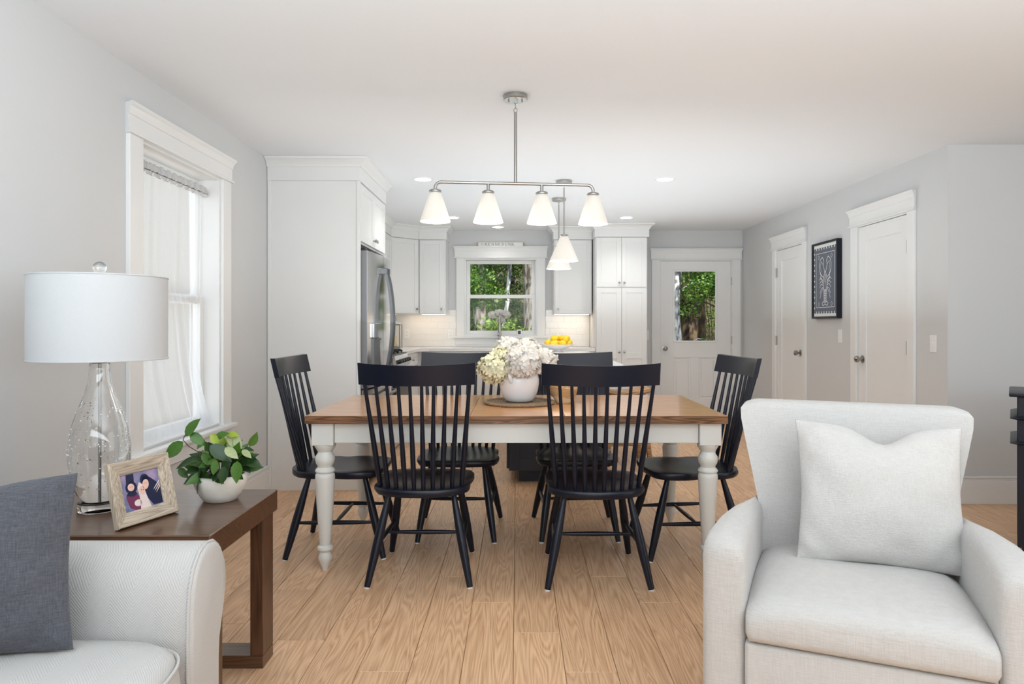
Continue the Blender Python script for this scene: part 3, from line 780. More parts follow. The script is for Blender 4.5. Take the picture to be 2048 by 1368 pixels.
# ---- base cabinets
def drawer_front(par, M, w, z0, z1, knob=True):
    return cab_door(par, M, w, z0, z1, [(z0+.045, z1-.045)] if z1-z0 > .14 else [(z0+.03, z1-.03)], (w/2, (z0+z1)/2) if knob else None, name='drawer', st=.045)
def base_cab(label, loc, x0, x1, y0, y1, M, w, layout):
    t = thing('base_cabinet', label, 'cabinet', loc, group='white base cabinets under the kitchen counter')
    MB().box(x0, x1, y0, y1, .10, .885, .001).build('carcass', cab_paint, t, world=True)
    for z0, z1, nd in layout:
        if nd == 0: drawer_front(t, M, w, z0, z1)
        else:
            for i in range(nd):
                cab_door(t, M @ Matrix.Translation((i*w/nd, 0, 0)), w/nd, z0, z1, [(z0+.057, z1-.057)], ((w/nd-.03) if (i == 0 and nd > 1) else .03, z1-.05))
    return t
YK = 8.165
base_cab('white drawer base cabinet left of the sink', (-.93, 8.45, 0), -1.19, -.69, YK, YB-.01, frame_M(-1.15, YK, 0), .455, [(.73, .88, 0), (.11, .725, 1)])
base_cab('white sink base cabinet under the kitchen window', (-.2, 8.45, 0), -.688, .27, YK, YB-.01, frame_M(-.685, YK, 0), .95, [(.73, .88, 0), (.11, .725, 2)])
base_cab('white drawer base cabinet between the sink and the pantry', (.6, 8.45, 0), .272, .93, YK, YB-.01, frame_M(.276, YK, 0), .65, [(.73, .88, 0), (.42, .725, 0), (.11, .415, 0)])
base_cab('narrow white base cabinet between refrigerator and range', (-1.5, 6.17, 0), XL+.01, -1.20, 5.92, 6.425, frame_M(-1.20, 5.925, PI/2), .495, [(.73, .88, 0), (.11, .725, 1)])
base_cab('white corner base cabinet beyond the range', (-1.5, 7.9, 0), XL+.01, -1.20, 7.205, YB-.01, frame_M(-1.20, 7.21, PI/2), .93, [(.73, .88, 0), (.11, .725, 2)])
# ---- countertops
ct = thing('countertop', 'white quartz countertop running along the back wall and left corner', 'countertop', (0, 8.4, .885))
MB().prism([(XL+.012, 7.195), (-1.165, 7.195), (-1.165, 8.02), (-1.05, 8.135), (.93, 8.135), (.93, YB-.012), (XL+.012, YB-.012)], 2, .886, .92).build('slab', quartz, ct, world=True)
MB().box(-.55, .15, 8.25, 8.58, .9195, .9208, .0004).build('sink_rim', steel, ct, world=True)
ct2 = recentre(MB().box(XL+.012, -1.165, 5.918, 6.43, .886, .92, .004).build('countertop', quartz)); tag(ct2, 'short white quartz countertop beside the refrigerator', 'countertop')
# ---- range
rg = thing('range', 'stainless range with black grates at the left counter beyond the refrigerator', 'stove', (-1.5, 6.81, 0))
MB().box(XL+.02, -1.17, 6.435, 7.19, .02, .90, .003).build('body', steel, rg, world=True)
MB().box(XL+.02, -1.16, 6.437, 7.188, .90, .915, .003).build('cooktop', black, rg, world=True)
MB().box(-1.17, -1.14, 6.45, 7.175, .20, .74, .006).build('oven_door', black, rg, world=True)
m = MB().tube([(-1.10, 6.5, .70), (-1.10, 7.12, .70)], .012, 10).tube([(-1.14, 6.53, .70), (-1.10, 6.53, .70)], .008, 8).tube([(-1.14, 7.09, .70), (-1.10, 7.09, .70)], .008, 8); m.build('handle', steel, rg, world=True)
pn = MB().prism([(-1.17, .78), (-1.125, .79), (-1.155, .905), (-1.17, .905)], 1, 6.44, 7.185); pn = pn.build('control_panel', steel, rg, world=True)
for i in range(5):
    y = 6.54+i*.136; c = Vector((-1.135, y, .845)); d = Vector((1, 0, .25)).normalized()
    MB().tube([c, c+d*.012, c+d*.035], [.022, .022, .017], 12).build('knob', black, pn, world=True)
for j in range(3):
    y0 = 6.47+j*.235; m = MB()
    for yy in (y0, y0+.11, y0+.215): m.tube([(-1.72, yy, .93), (-1.70, yy, .945), (-1.23, yy, .945), (-1.20, yy, .93)], .007, 6)
    for xx in (-1.62, -1.46, -1.30): m.tube([(xx, y0, .945), (xx, y0+.215, .945)], .007, 6)
    for xx, yy in ((-1.71, y0), (-1.21, y0), (-1.71, y0+.215), (-1.21, y0+.215)): m.tube([(xx, yy, .915), (xx, yy, .935)], .007, 6)
    m.build('grate', black, rg, world=True)

# ---- island
il = thing('kitchen_island', 'dark navy kitchen island with white stone top behind the dining table', 'island', (.33, 6.2, 0))
IX0, IX1 = -.06, .68
MB().box(IX0, IX1, 5.17, 7.2, .10, .885, .002).build('base', navy_isl, il, world=True)
MB().box(IX0+.075, IX1-.075, 5.25, 7.12, 0, .10).build('toe_kick', navy_isl, il, world=True)
MB().box(IX0-.06, .76, 4.86, 7.26, .886, .92, .004).build('counter_slab', quartz, il, world=True)
m = MB(); M = frame_M(IX0, 5.17, 0); shaker_mesh(m, 0, IX1-IX0, .10, .885, -.018, 0, [(.19, .80)], .08, .008); bmesh.ops.transform(m.bm, matrix=M, verts=m.bm.verts); m.build('end_panel', navy_isl, il, world=True)
for i in range(3):
    m = MB(); w = .67; M = Matrix.Translation((IX0, 7.195-i*w, 0)) @ Matrix.Rotation(-PI/2, 4, 'Z')
    shaker_mesh(m, .003, w-.003, .11, .88, -.018, 0, [(.17, .82)], .06, .008); bmesh.ops.transform(m.bm, matrix=M, verts=m.bm.verts)
    d = m.build('door', navy_isl, il, world=True)
    MB().tube([(IX0-.018, 7.13-i*w, .74), (IX0-.045, 7.13-i*w, .74), (IX0-.045, 7.13-i*w, .84), (IX0-.018, 7.13-i*w, .84)], .005, 8).build('handle', nickel, d, world=True)

# ---- wooden counter stool
st = thing('counter_stool', 'light brown wooden counter stool beside the navy island', 'stool', (.93, 5.95, 0), R(8))
rs = []
for t in range(9):
    x = -.20+.40*t/8; zc = .612+.035*abs((t-4)/4)**1.8
    rs.append([(x, -.14, zc-.022), (x, .14, zc-.022), (x, .15, zc-.01), (x, .14, zc+.012), (x, -.14, zc+.012), (x, -.15, zc-.01)])
MB().rings(rs).build('seat', stoolwood, st, smooth=40)
for sx in (-1, 1):
    for sy in (-1, 1):
        MB().rings([[(sx*(.19+.0)+dx, sy*.15+dy, 0) for dx, dy in ((-.017, -.017), (.017, -.017), (.017, .017), (-.017, .017))],
                    [(sx*.135+dx, sy*.105+dy, .612) for dx, dy in ((-.02, -.02), (.02, -.02), (.02, .02), (-.02, .02))]]).build('leg', stoolwood, st)
for sy in (-1, 1):
    MB().box(-.172, .172, sy*.139-.01, sy*.139+.01, .17, .20, .003).build('stretcher', stoolwood, st)
for sx in (-1, 1):
    MB().box(sx*.165-.01, sx*.165+.01, -.13, .13, .27, .30, .003).build('stretcher', stoolwood, st)

# ---- lantern with candle
ln = thing('lantern', 'white metal lantern holding a candle on the corner counter', 'lantern', (-1.485, 8.26, .92))
hw = .085
m = MB().box(-hw, hw, -hw, hw, 0, .02, .003).box(-hw, hw, -hw, hw, .275, .29, .003)
for sx in (-1, 1):
    for sy in (-1, 1): m.box(sx*hw-.006*(1+sx), sx*hw+.006*(1-sx), sy*hw-.006*(1+sy), sy*hw+.006*(1-sy), .02, .275)
m.build('frame', nickel, ln)
MB().rings([[(-hw, -hw, .29), (hw, -hw, .29), (hw, hw, .29), (-hw, hw, .29)], [(-.03, -.03, .33), (.03, -.03, .33), (.03, .03, .33), (-.03, .03, .33)]]).build('roof', trim_paint, ln)
MB().tube([(.028*math.cos(t*PI/8), 0, .345+.028*math.sin(t*PI/8)) for t in range(16)], .003, 6, True).build('ring_handle', nickel, ln)
for q in ((-hw+.003, -hw+.005, -hw+.012, hw-.012), (hw-.005, hw-.003, -hw+.012, hw-.012)): MB().box(q[0], q[1], q[2], q[3], .02, .275).build('pane', pane, ln, smooth=0)
MB().box(-hw+.012, hw-.012, -hw+.003, -hw+.005, .02, .275).build('pane', pane, ln, smooth=0)
cd = thing('pillar_candle', 'cream pillar candle inside the white lantern', 'candle', (-1.485, 8.26, .941))
MB().lathe([(.035, 0), (.036, .005), (.036, .125), (.032, .13), (.001, .127)], n=20).build('wax', candle_m, cd)
MB().tube([(0, 0, .125), (.001, 0, .14)], .0012, 5).build('wick', black, cd)

# ---- faucet
fc = thing('kitchen_faucet', 'tall brushed nickel pull-down faucet under the kitchen window', 'faucet', (-.215, 8.62, .92))
MB().lathe([(.028, 0), (.028, .008), (.018, .02), (.016, .10), (.014, .12)], n=18).build('base', nickel, fc)
pts = [(0, 0, .1), (0, 0, .22), (0, 0, .30)]+[(0, -.07+.07*math.cos(t), .30+.08*math.sin(t)) for t in [i*PI/8 for i in range(1, 9)]]+[(0, -.14, .27)]
MB().tube(pts, .0125, 12).build('spout', nickel, fc)
MB().tube([(0, -.14, .285), (0, -.14, .27), (0, -.14, .19)], [.014, .018, .019], 12).build('spray_head', nickel, fc)
MB().tube([(.015, 0, .07), (.045, 0, .075), (.075, 0, .10)], [.008, .006, .005], 8).build('lever', nickel, fc)

# ---- flower sprays
def petals(mb, c, rad, n, psize, rnd, squash=.85, droop=None, core=.6):
    c = Vector(c)
    for _ in range(n):
        d = Vector((rnd.gauss(0, 1), rnd.gauss(0, 1), rnd.gauss(.25, 1))).normalized()
        rr = rad*rnd.uniform(.80, 1.04)*(1+.10*mnoise.noise(d*3.1+c*7))
        p = c+Vector((d.x*rr, d.y*rr, d.z*rr*squash))
        u = d.orthogonal().normalized(); u = Matrix.Rotation(rnd.uniform(0, 2*PI), 3, d) @ u
        nn = (d+Vector((rnd.uniform(-.5, .5), rnd.uniform(-.5, .5), rnd.uniform(-.5, .5)))*.8).normalized()
        u = (u-nn*u.dot(nn)).normalized(); w = nn.cross(u)
        for k in range(4):
            an = k*PI/2; a = u*math.cos(an)+w*math.sin(an); b = nn.cross(a); s = psize*rnd.uniform(.8, 1.2)
            cup = rnd.uniform(.05, .45)
            mb.add([p, p+a*s*.5+b*s*.42+nn*s*cup*.4, p+a*s*1.0+b*s*.25+nn*s*cup, p+a*s*1.05-b*s*.2+nn*s*cup*1.2, p+a*s*.5-b*s*.42+nn*s*cup*.4], [(0, 1, 2, 3, 4)])
rnd = random.Random(5)
sv = thing('bud_vase', 'small clear glass vase on the kitchen window stool behind the faucet', 'vase', (-.225, 8.715, WIN2[2]-.008))
MB().lathe([(.022, 0), (.026, .01), (.027, .05), (.022, .085), (.020, .085), (.024, .05), (.022, .012), (.001, .006)], n=16, cap1=False).build('glass_body', glass, sv)
for i, (dx, dz, rr) in enumerate(((-.085, .26, .062), (.0, .285, .06), (.085, .27, .058), (.02, .20, .05))):
    hs = thing('flower_stem', ['white blossom sprig at the left of the bud vase on the window stool', 'white blossom sprig at the top middle of the bud vase', 'white blossom sprig at the right of the bud vase', 'lowest white blossom sprig hanging at the middle of the bud vase'][i], 'flower', (-.225, 8.705, WIN2[2]+.0), 0, 'white blossoms over the kitchen faucet')
    m = MB(); petals(m, (dx, -.02, dz), rr*.9, 90, .021, rnd, .75); m.build('blossom', petal, hs, smooth=0)
    MB().tube([(0, 0, .01), (dx*.3, -.005, dz*.5), (dx, -.015, dz)], .0022, 6).build('stem', leaf_m, hs)
gd = thing('sill_gadget', 'small white desk thermometer with dark screen on the kitchen window stool', 'thermometer', (.03, 8.72, WIN2[2]-.008))
MB().box(-.033, .033, -.012, .012, 0, .085, .008, 2).build('body', white_pl, gd); MB().box(-.018, .018, -.014, -.011, .028, .07, .002).build('screen', ink, gd)

# ---- sign on the window header
sg = thing('wooden_sign', 'small white wooden sign lettered KENNEBUNK on top of the window header', 'sign', (-.21, YB-.028, WIN2[3]+.151))
bd = MB().box(-.285, .285, -.010, .010, 0, .050, .002).build('board', whiteprint, sg)
for sx in (-1, 1): MB().prism([(sx*.285, 0), (sx*.315, 0), (sx*.300, .02), (sx*.306, .045), (sx*.285, .045)], 1, -.012, .012).build('end_block', greywood, sg)
def ribbon(mb, p, q, w, y, t=.0008):
    p, q = Vector(p), Vector(q); d = (q-p).normalized(); n = Vector((-d.y, d.x))*w/2
    mb.prism([tuple(p-n), tuple(q-n), tuple(q+n), tuple(p+n)], 1, y-t, y)
GL = {'K': [((0, 0), (0, 1), 2), ((.62, 1), (.05, .42), 1), ((.2, .55), (.68, 0), 2)], 'E': [((0, 0), (0, 1), 2), ((0, .97), (.55, .97), 1), ((0, .5), (.42, .5), 1), ((0, .03), (.58, .03), 1)],
      'N': [((0, 0), (0, 1), 1), ((0, 1), (.66, 0), 2), ((.66, 0), (.66, 1), 1)], 'B': [((0, 0), (0, 1), 2), ((0, .97), (.42, .97), 1), ((.42, .97), (.5, .76), 2), ((.5, .76), (.4, .53), 1), ((0, .53), (.4, .53), 1), ((.4, .53), (.56, .28), 2), ((.56, .28), (.42, .03), 1), ((0, .03), (.42, .03), 1)],
      'U': [((0, 1), (0, .25), 2), ((0, .25), (.16, .03), 2), ((.16, .03), (.46, .03), 1), ((.46, .03), (.62, .25), 1), ((.62, .25), (.62, 1), 1)]}
SER = {'K': [(0, 0), (0, 1), (.62, 1), (.68, 0)], 'E': [(0, 0), (0, 1)], 'N': [(0, 0), (0, 1), (.66, 1)], 'B': [(0, 0), (0, 1)], 'U': [(0, 1), (.62, 1)]}
m = MB(); x = -.195; h = .030
for ch in 'KENNEBUNK':
    for p, q, w in GL[ch]: ribbon(m, (x+p[0]*h*1.18, .010+p[1]*h), (x+q[0]*h*1.18, .010+q[1]*h), .0050 if w == 2 else .0026, -.010)
    for sx_, sz_ in SER[ch]: ribbon(m, (x+sx_*h*1.18-.006, .010+sz_*h), (x+sx_*h*1.18+.006, .010+sz_*h), .002, -.010)
    x += {'K': .68, 'E': .58, 'N': .66, 'B': .56, 'U': .62}[ch]*h*1.18+.0205
m.build('lettering', ink, bd, smooth=0)
m = MB()
for rr in (.006, .012, .018):
    m.tube([(-.235+rr*math.cos(t*PI/6), -.0103, .025+rr*math.sin(t*PI/6)) for t in range(12)], .0011, 4, True)
m.build('round_emblem', grey_ink, bd)

# ---- outlets and switches
def plate(name, label, cat, loc, rz, gangs=1, kind='outlet', w=None):
    w = w or (.072+.046*(gangs-1)); o = thing(name, label, cat, loc, rz)
    MB().box(-w/2, w/2, -.006, 0, -.06, .06, .002).build('cover_plate', white_pl, o)
    for g in range(gangs):
        x = (g-(gangs-1)/2)*.046
        if kind == 'outlet':
            for z in (-.02, .02):
                f = MB().box(x-.016, x+.016, -.0085, -.0055, z-.014, z+.014, .003).build('socket', white_pl, o)
                MB().box(x-.008, x-.006, -.0092, -.008, z-.004, z+.006).box(x+.006, x+.008, -.0092, -.008, z-.004, z+.006).box(x-.002, x+.002, -.0092, -.008, z-.010, z-.007).build('slots', slot, f, smooth=0)
        else:
            MB().box(x-.006, x+.006, -.0075, -.0055, -.013, .013).prism([(-.0055, -.004), (-.017, .006), (-.015, .011), (-.0055, .005)], 0, x-.004, x+.004).build('toggle', white_pl, o)
    return o
plate('wall_outlet', 'white outlet on the backsplash near the lantern', 'outlet', (-1.41, YB-.009, 1.09), 0)
plate('wall_outlet', 'white outlet on the backsplash left of the kitchen window', 'outlet', (-.85, YB-.009, 1.085), 0)
plate('light_switch', 'four-gang white switch plate on the backsplash above the lemons', 'switch', (.525, YB-.009, 1.09), 0, 4, 'switch')
plate('light_switch', 'white light switch between the pantry and the back door', 'switch', (1.655, YB, 1.07), 0, 1, 'switch')
plate('light_switch', 'white light switch below the framed lobster print', 'switch', (XR, 6.10, 1.10), -PI/2, 1, 'switch')
plate('light_switch', 'white light switch between the near door and the wall corner', 'switch', (XR, 4.735, 1.07), -PI/2, 1, 'switch')

# ---- footed bowl and lemons on the island
bw = thing('footed_bowl', 'white footed bowl holding lemons on the island counter', 'bowl', (.42, 7.03, .92))
prof = [(.055, 0), (.058, .006), (.040, .014), (.038, .022), (.075, .032), (.125, .050), (.168, .078), (.170, .082), (.163, .080), (.120, .056), (.070, .040), (.001, .036)]
MB().lathe(prof, n=32, cap1=False).build('bowl_body', ceramic, bw)
lem = [(-.105, -.02, .088, 20), (-.04, -.075, .085, 90), (.045, -.07, .086, 60), (.115, -.02, .090, 150), (.0, .0, .082, 10), (-.05, .07, .085, 40), (.06, .065, .086, 110), (-.035, -.03, .138, 75), (.045, .02, .134, 20), (.085, -.045, .132, 140), (0.0, .075, .128, 0)]
names = ['lemon at the left rim of the white bowl', 'front lemon left of middle in the white bowl', 'front lemon right of middle in the white bowl', 'lemon at the right rim of the white bowl', 'bottom lemon in the middle of the bowl', 'rear left lemon in the white bowl', 'rear right lemon in the white bowl', 'large top lemon at the left of the pile', 'top lemon in the middle of the pile', 'top lemon at the right of the pile', 'rearmost top lemon of the pile']
lm = None
for i, (x, y, z, an) in enumerate(lem):
    if lm is None:
        m = MB(); pr = []
        for j in range(15):
            t = -1+2*j/14; r = .033*max(0, 1-abs(t)**2.6)**.55
            if abs(t) > .86: r = .033*.26*(1-(abs(t)-.86)/.14*.75)
            pr.append((r, t*.045))
        m.lathe(pr, n=16); o = m.build('lemon', lemon_m, smooth=60); lm = o.data
    else: o = bpy.data.objects.new('lemon', lm); S.collection.objects.link(o)
    o.location = (.42+x, 7.03+y, .92+z+.008); o.rotation_euler = (R(80), 0, R(an)); tag(o, names[i], 'lemon', 'lemons in the footed bowl')

# ================================================================== LIGHTS FITTED TO THE CEILING
def shade_cone(par, c, ztop, zbot, r0, r1, lit=True):
    m = MB(); h = ztop-zbot
    pr = [(.001, 0), (r0*.6, .0), (r0, -.008), (r0+(r1-r0)*.5, -h*.5), (r1, -h), (r1-.003, -h), (r0+(r1-r0)*.5-.003, -h*.5), (r0-.003, -.011), (.001, -.006)]
    m.lathe(pr, (c[0], c[1], ztop), 32, cap0=False, cap1=False)
    s = m.build('glass_shade', opal, par, world=True, smooth=50)
    MB().sphere((c[0], c[1], zbot+.045), .024, 14, 9).build('bulb', bulb_m, s, world=True)
    return s
def lamp_pt(name, loc, e, r=.05, col=(1, .88, .74)):
    l = bpy.data.lights.new(name, 'POINT'); l.energy = e; l.shadow_soft_size = r; l.color = col
    o = bpy.data.objects.new(name, l); S.collection.objects.link(o); o.location = loc; return o
CY = 3.6
ch = thing('linear_chandelier', 'brushed nickel bar chandelier with four lit white glass shades over the dining table', 'chandelier', (-.008, CY, 2.41))
MB().lathe([(.064, 0), (.064, -.022), (.060, -.026), (.001, -.026)], (-.008, CY, ZC-.0005), 32).build('canopy', nickel, ch, world=True)
for sx in (-.035, .035): MB().lathe([(.004, 0), (.004, -.012), (.001, -.014)], (-.008+sx, CY-.01, ZC-.026), 8).build('screw', nickel, ch, world=True)
m = MB(); zz = ZC-.026
def link(m, c, rx, rz, flip):
    pts = []
    for t in range(14):
        a = 2*PI*t/14
        pts.append((c[0]+(rx*math.cos(a) if not flip else 0), c[1]+(rx*math.cos(a) if flip else 0), c[2]+rz*math.sin(a)))
    m.tube(pts, .0022, 6, True)
link(m, (-.008, CY, zz-.010), .009, .012, False); link(m, (-.008, CY, zz-.030), .006, .014, True); link(m, (-.008, CY, zz-.052), .009, .012, False)
m.build('chain_links', nickel, ch, world=True)
rot = R(6)
def CB(u, dz=0): return (-.010+u*math.cos(rot), CY+u*math.sin(rot), 1.945+dz)
MB().tube([(-.008, CY, zz-.062), (-.008, CY, 1.95)], .0085, 12).build('down_rod', nickel, ch, world=True)
HW = .418
pts = [CB(-HW, -.045), CB(-HW, -.025)]+[CB(-HW+.03-.03*math.cos(t), -.03+.03*math.sin(t)) for t in (R(20), R(45), R(70))]+[CB(-HW+.03), CB(0), CB(HW-.03)]+[CB(HW-.03+.03*math.sin(t), -.03+.03*math.cos(t)) for t in (R(20), R(45), R(70))]+[CB(HW, -.025), CB(HW, -.045)]
bar = MB().tube(pts, .0085, 12).build('crossbar', nickel, ch, world=True)
for u in (-.142, .142): MB().tube([CB(u), CB(u, -.045)], .0085, 12).build('drop_stem', nickel, ch, world=True)
for i, u in enumerate((-HW, -.142, .142, HW)):
    p = CB(u, 0)
    s = shade_cone(ch, p, 1.894, 1.738, .030, .080)
    MB().lathe([(.001, 0), (.026, 0), (.033, -.006), (.033, -.012), (.001, -.012)], (p[0], p[1], 1.905), 20).build('socket_cap', nickel, s, world=True)
    lamp_pt('chandelier_bulb_light', (p[0], p[1], 1.70), 2.2)
for i, (x, y) in enumerate(((.395, 5.73), (.400, 6.53))):
    pd = thing('pendant_light', ['nearer nickel pendant light with lit glass cone over the island', 'farther nickel pendant light partly hidden behind the nearer one'][i], 'pendant lamp', (x, y, ZC), 0, 'pendant lights over the island')
    MB().lathe([(.066, 0), (.066, -.020), (.062, -.024), (.001, -.024)], (x, y, ZC-.0005), 28).build('canopy', nickel, pd, world=True)
    m = MB(); link(m, (x, y, ZC-.034), .008, .012, False); link(m, (x, y, ZC-.052), .005, .013, True); m.build('chain_links', nickel, pd, world=True)
    MB().tube([(x, y, ZC-.06), (x, y, 1.955)], .006, 10).build('down_rod', nickel, pd, world=True)
    s = shade_cone(pd, (x, y), 1.948, 1.737, .034, .120)
    MB().lathe([(.001, 0), (.030, 0), (.036, -.006), (.036, -.012), (.001, -.012)], (x, y, 1.960), 20).build('socket_cap', nickel, s, world=True)
    lamp_pt('pendant_bulb_light', (x, y, 1.70), 4)
dl = [((-.78, 5.66), 'recessed ceiling light left of the chandelier'), ((1.228, 5.66), 'recessed ceiling light right of the chandelier'), ((-.725, 7.68), 'recessed ceiling light partly behind the leftmost chandelier shade'), ((1.23, 7.68), 'recessed ceiling light above the pantry cabinet'), ((-.235, 8.42), 'recessed ceiling light just in front of the kitchen window')]
for (x, y), lb in dl:
    t = thing('recessed_ceiling_light', lb, 'ceiling light', (x, y, ZC), 0, 'recessed ceiling lights')
    MB().lathe([(.085, 0), (.085, -.003), (.076, -.006), (.068, -.004), (.068, 0)], (x, y, ZC-.0003), 32, False, False).build('trim_ring', trim_paint, t, world=True)
    MB().lathe([(.001, -.001), (.069, -.001), (.069, -.003), (.001, -.0045)], (x, y, ZC-.0003), 32).build('lens', led_m, t, world=True)
    sp = bpy.data.lights.new('downlight_beam', 'SPOT'); sp.energy = 13 if y < 8 else 5; sp.spot_size = R(125); sp.spot_blend = .8; sp.shadow_soft_size = .07; sp.color = (1, .97, .92)
    o = bpy.data.objects.new('downlight_beam', sp); S.collection.objects.link(o); o.location = (x, y, ZC-.012)
area('under_cabinet_glow', (-1.15, 8.55, 1.315), (0, .25, -1), .55, .06, .45, (1, .82, .62))
area('under_cabinet_glow', (.69, 8.55, 1.315), (0, .25, -1), .42, .06, .35, (1, .82, .62))

# ================================================================== DINING TABLE
TZ = .765
tb = thing('dining_table', 'farmhouse dining table with honey wood top and cream turned legs', 'table', (0, 3.755, 0))
TX0, TX1, TY0, TY1 = -1.016, 1.010, 3.266, 4.243
for (x0, x1) in ((TX0, -.227), (-.2255, .2285), (.230, TX1)):
    p = MB().box(x0, x1, TY0, TY1, TZ-.0385, TZ, .002, 1).build('table_leaf', honey, tb, world=True)
    MB().box(x0+.0015, x1-.0015, TY0-.0008, TY0+.002, TZ-.0375, TZ-.0012).build('edge_face', honey_edge, p, world=True, smooth=0)
    MB().box(x0+.0015, x1-.0015, TY1-.002, TY1+.0008, TZ-.0375, TZ-.0012).build('edge_face', honey_edge, p, world=True, smooth=0)
AY0, AY1, AX0, AX1 = 3.300, 4.210, -.985, .980
AZ0, AZ1 = .628, TZ-.039
leg_xy = [(AX0+.045, AY0+.045), (AX1-.045, AY0+.045), (AX0+.045, AY1-.045), (AX1-.045, AY1-.045)]
for (x0, x1, y0, y1) in ((AX0+.10, AX1-.10, AY0+.012, AY0+.034), (AX0+.10, AX1-.10, AY1-.034, AY1-.012), (AX0+.012, AX0+.034, AY0+.1, AY1-.1), (AX1-.034, AX1-.012, AY0+.1, AY1-.1)):
    MB().box(x0, x1, y0, y1, AZ0, AZ1, .001).build('apron', cream, tb, world=True)
pr = [(.013, 0), (.014, .008), (.024, .035), (.032, .055), (.0335, .068), (.028, .083), (.024, .090), (.027, .096), (.0365, .104), (.0375, .111), (.035, .118), (.026, .124), (.0275, .135), (.034, .22), (.041, .33), (.0455, .42), (.0475, .455), (.046, .470), (.040, .477), (.047, .484), (.048, .490), (.042, .499), (.035, .506), (.037, .514), (.044, .525), (.0475, .542), (.046, .558), (.036, .574), (.0345, .582), (.040, .590), (.044, .598), (.050, .606), (.052, .615), (.048, .622)]
for x, y in leg_xy:
    m = MB().lathe(pr, (x, y, 0), 28); m.box(x-.0525, x+.0525, y-.0525, y+.0525, .617, AZ1, .003)
    m.build('leg', cream, tb, world=True, smooth=35)

# ================================================================== DINING CHAIRS (front = +y local)
def chair():
    t = thing('dining_chair', 'x', 'chair')
    # seat outline
    half = [(.0, -.268), (.08, -.262), (.15, -.238), (.20, -.195), (.226, -.135), (.226, -.085), (.212, -.055), (.206, -.035), (.214, -.012), (.228, .02), (.235, .07), (.232, .13), (.215, .185), (.175, .218), (.10, .232), (.0, .236)]
    out = half+[(-x, y) for x, y in half[-2:0:-1]]
    m = MB(); bmv = m.bm; cy = -.02
    def ringz(k, z):
        return [(x*k, cy+(y-cy)*k, z) for x, y in out]
    top = []
    for k, z in ((.86, .405), (.97, .412), (1.0, .425), (1.0, .438), (.985, .445), (.94, .447)): top.append(ringz(k, z))
    for k in (.8, .6, .4, .2, .02):
        r = []
        for x, y in out:
            xx, yy = x*k, cy+(y-cy)*k
            dish = .018*max(0, 1-((xx/.20)**2+((yy-.0)/.19)**2))
            r.append((xx, yy, .447-dish))
        top.append(r)
    m.rings(top).build('seat', navy, t, smooth=45)
    # crest rail : curved, leaning back, dipped top edge
    rs = []; n = 18
    for i in range(n+1):
        u = -1+2*i/n; x = .264*u; yb = -.30-.055*(1-u*u)
        zt = 1.020+.010*u*u; zb = .928+.004*u*u
        lean = .022
        rs.append([(x, yb+.012+lean, zb), (x, yb+.011, zt), (x, yb-.013, zt+.001), (x, yb-.012+lean, zb)])
    m = MB().rings(rs)
    bmesh.ops.bevel(m.bm, geom=[e for e in m.bm.edges if e.calc_face_angle(0) > R(60)], offset=.003, segments=2, affect='EDGES')
    m.build('crest_rail', navy, t, smooth=40)
    for i in range(10):
        u = -1+2*(i+.0)/9
        xb, yb = .190*u, -.238+.075*abs(u)**2.2
        xt = .236*u; yt = -.30-.055*(1-(xt/.264)**2)+.020
        pts, rr = [], []
        for j in range(9):
            s = j/8; pts.append((xb+(xt-xb)*s, yb+(yt-yb)*s, .442+(.932-.442)*s))
            rr.append([.0098, .0112, .0118, .0116, .0108, .0098, .0088, .0080, .0075][j]*(1.12 if i in (0, 9) else 1))
        MB().tube(pts, rr, 10).build('spindle', navy, t, smooth=60)
    feet = {}
    for sx in (-1, 1):
        for sy, yt_, yf_, xf_ in ((1, .140, .250, .212), (-1, -.150, -.248, .235)):
            a = Vector((sx*.150, yt_, .410)); b = Vector((sx*xf_, yf_, .004)); pts, rr = [], []
            for j in range(9):
                s = j/8; pts.append(a.lerp(b, s)); rr.append([.0125, .0150, .0180, .0205, .0215, .0210, .0190, .0165, .0140][j])
            lg = MB().tube(pts, rr, 14).build('leg', navy, t, smooth=50)
            MB().tube([b+Vector((0, 0, .002)), b-Vector((0, 0, .004))], .0135, 12).build('glide', white_pl, lg, label='white glide under the chair leg')
            feet[(sx, sy)] = (a, b)
    mids = {}
    for sx in (-1, 1):
        p = feet[(sx, 1)][0].lerp(feet[(sx, 1)][1], .565); q_ = feet[(sx, -1)][0].lerp(feet[(sx, -1)][1], .565)
        pts = [p.lerp(q_, s) for s in (0, .25, .5, .75, 1)]; mids[sx] = p.lerp(q_, .5)
        MB().tube(pts, [.007, .0105, .012, .0105, .007], 10).build('stretcher', navy, t, smooth=50)
    pts = [mids[-1].lerp(mids[1], s) for s in (0, .25, .5, .75, 1)]
    MB().tube(pts, [.006, .010, .0115, .010, .006], 10).build('stretcher', navy, t, smooth=50)
    return t
CH = [(-.450, 3.365, 0, 'navy spindle-back chair in front of the table on the left, its back to the viewer'),
      (.373, 3.335, 0, 'navy spindle-back chair in front of the table on the right, its back to the viewer'),
      (-.337, 4.005, PI, 'navy spindle-back chair behind the table on the left, facing the viewer'),
      (.343, 4.015, PI+R(1), 'navy spindle-back chair behind the table on the right, facing the viewer'),
      (-.935, 3.715, -PI/2, 'navy spindle-back chair at the left end of the table beside the white panel'),
      (.905, 3.690, PI/2+R(5), 'navy spindle-back chair at the right end of the table behind the armchair')]
proto = chair()
for i, (x, y, rz, lb) in enumerate(CH):
    o = proto if i == 0 else copy_tree(proto)
    o.location = (x, y, 0); o.rotation_euler = (0, 0, rz); tag(o, lb, 'chair', 'navy spindle-back dining chairs')

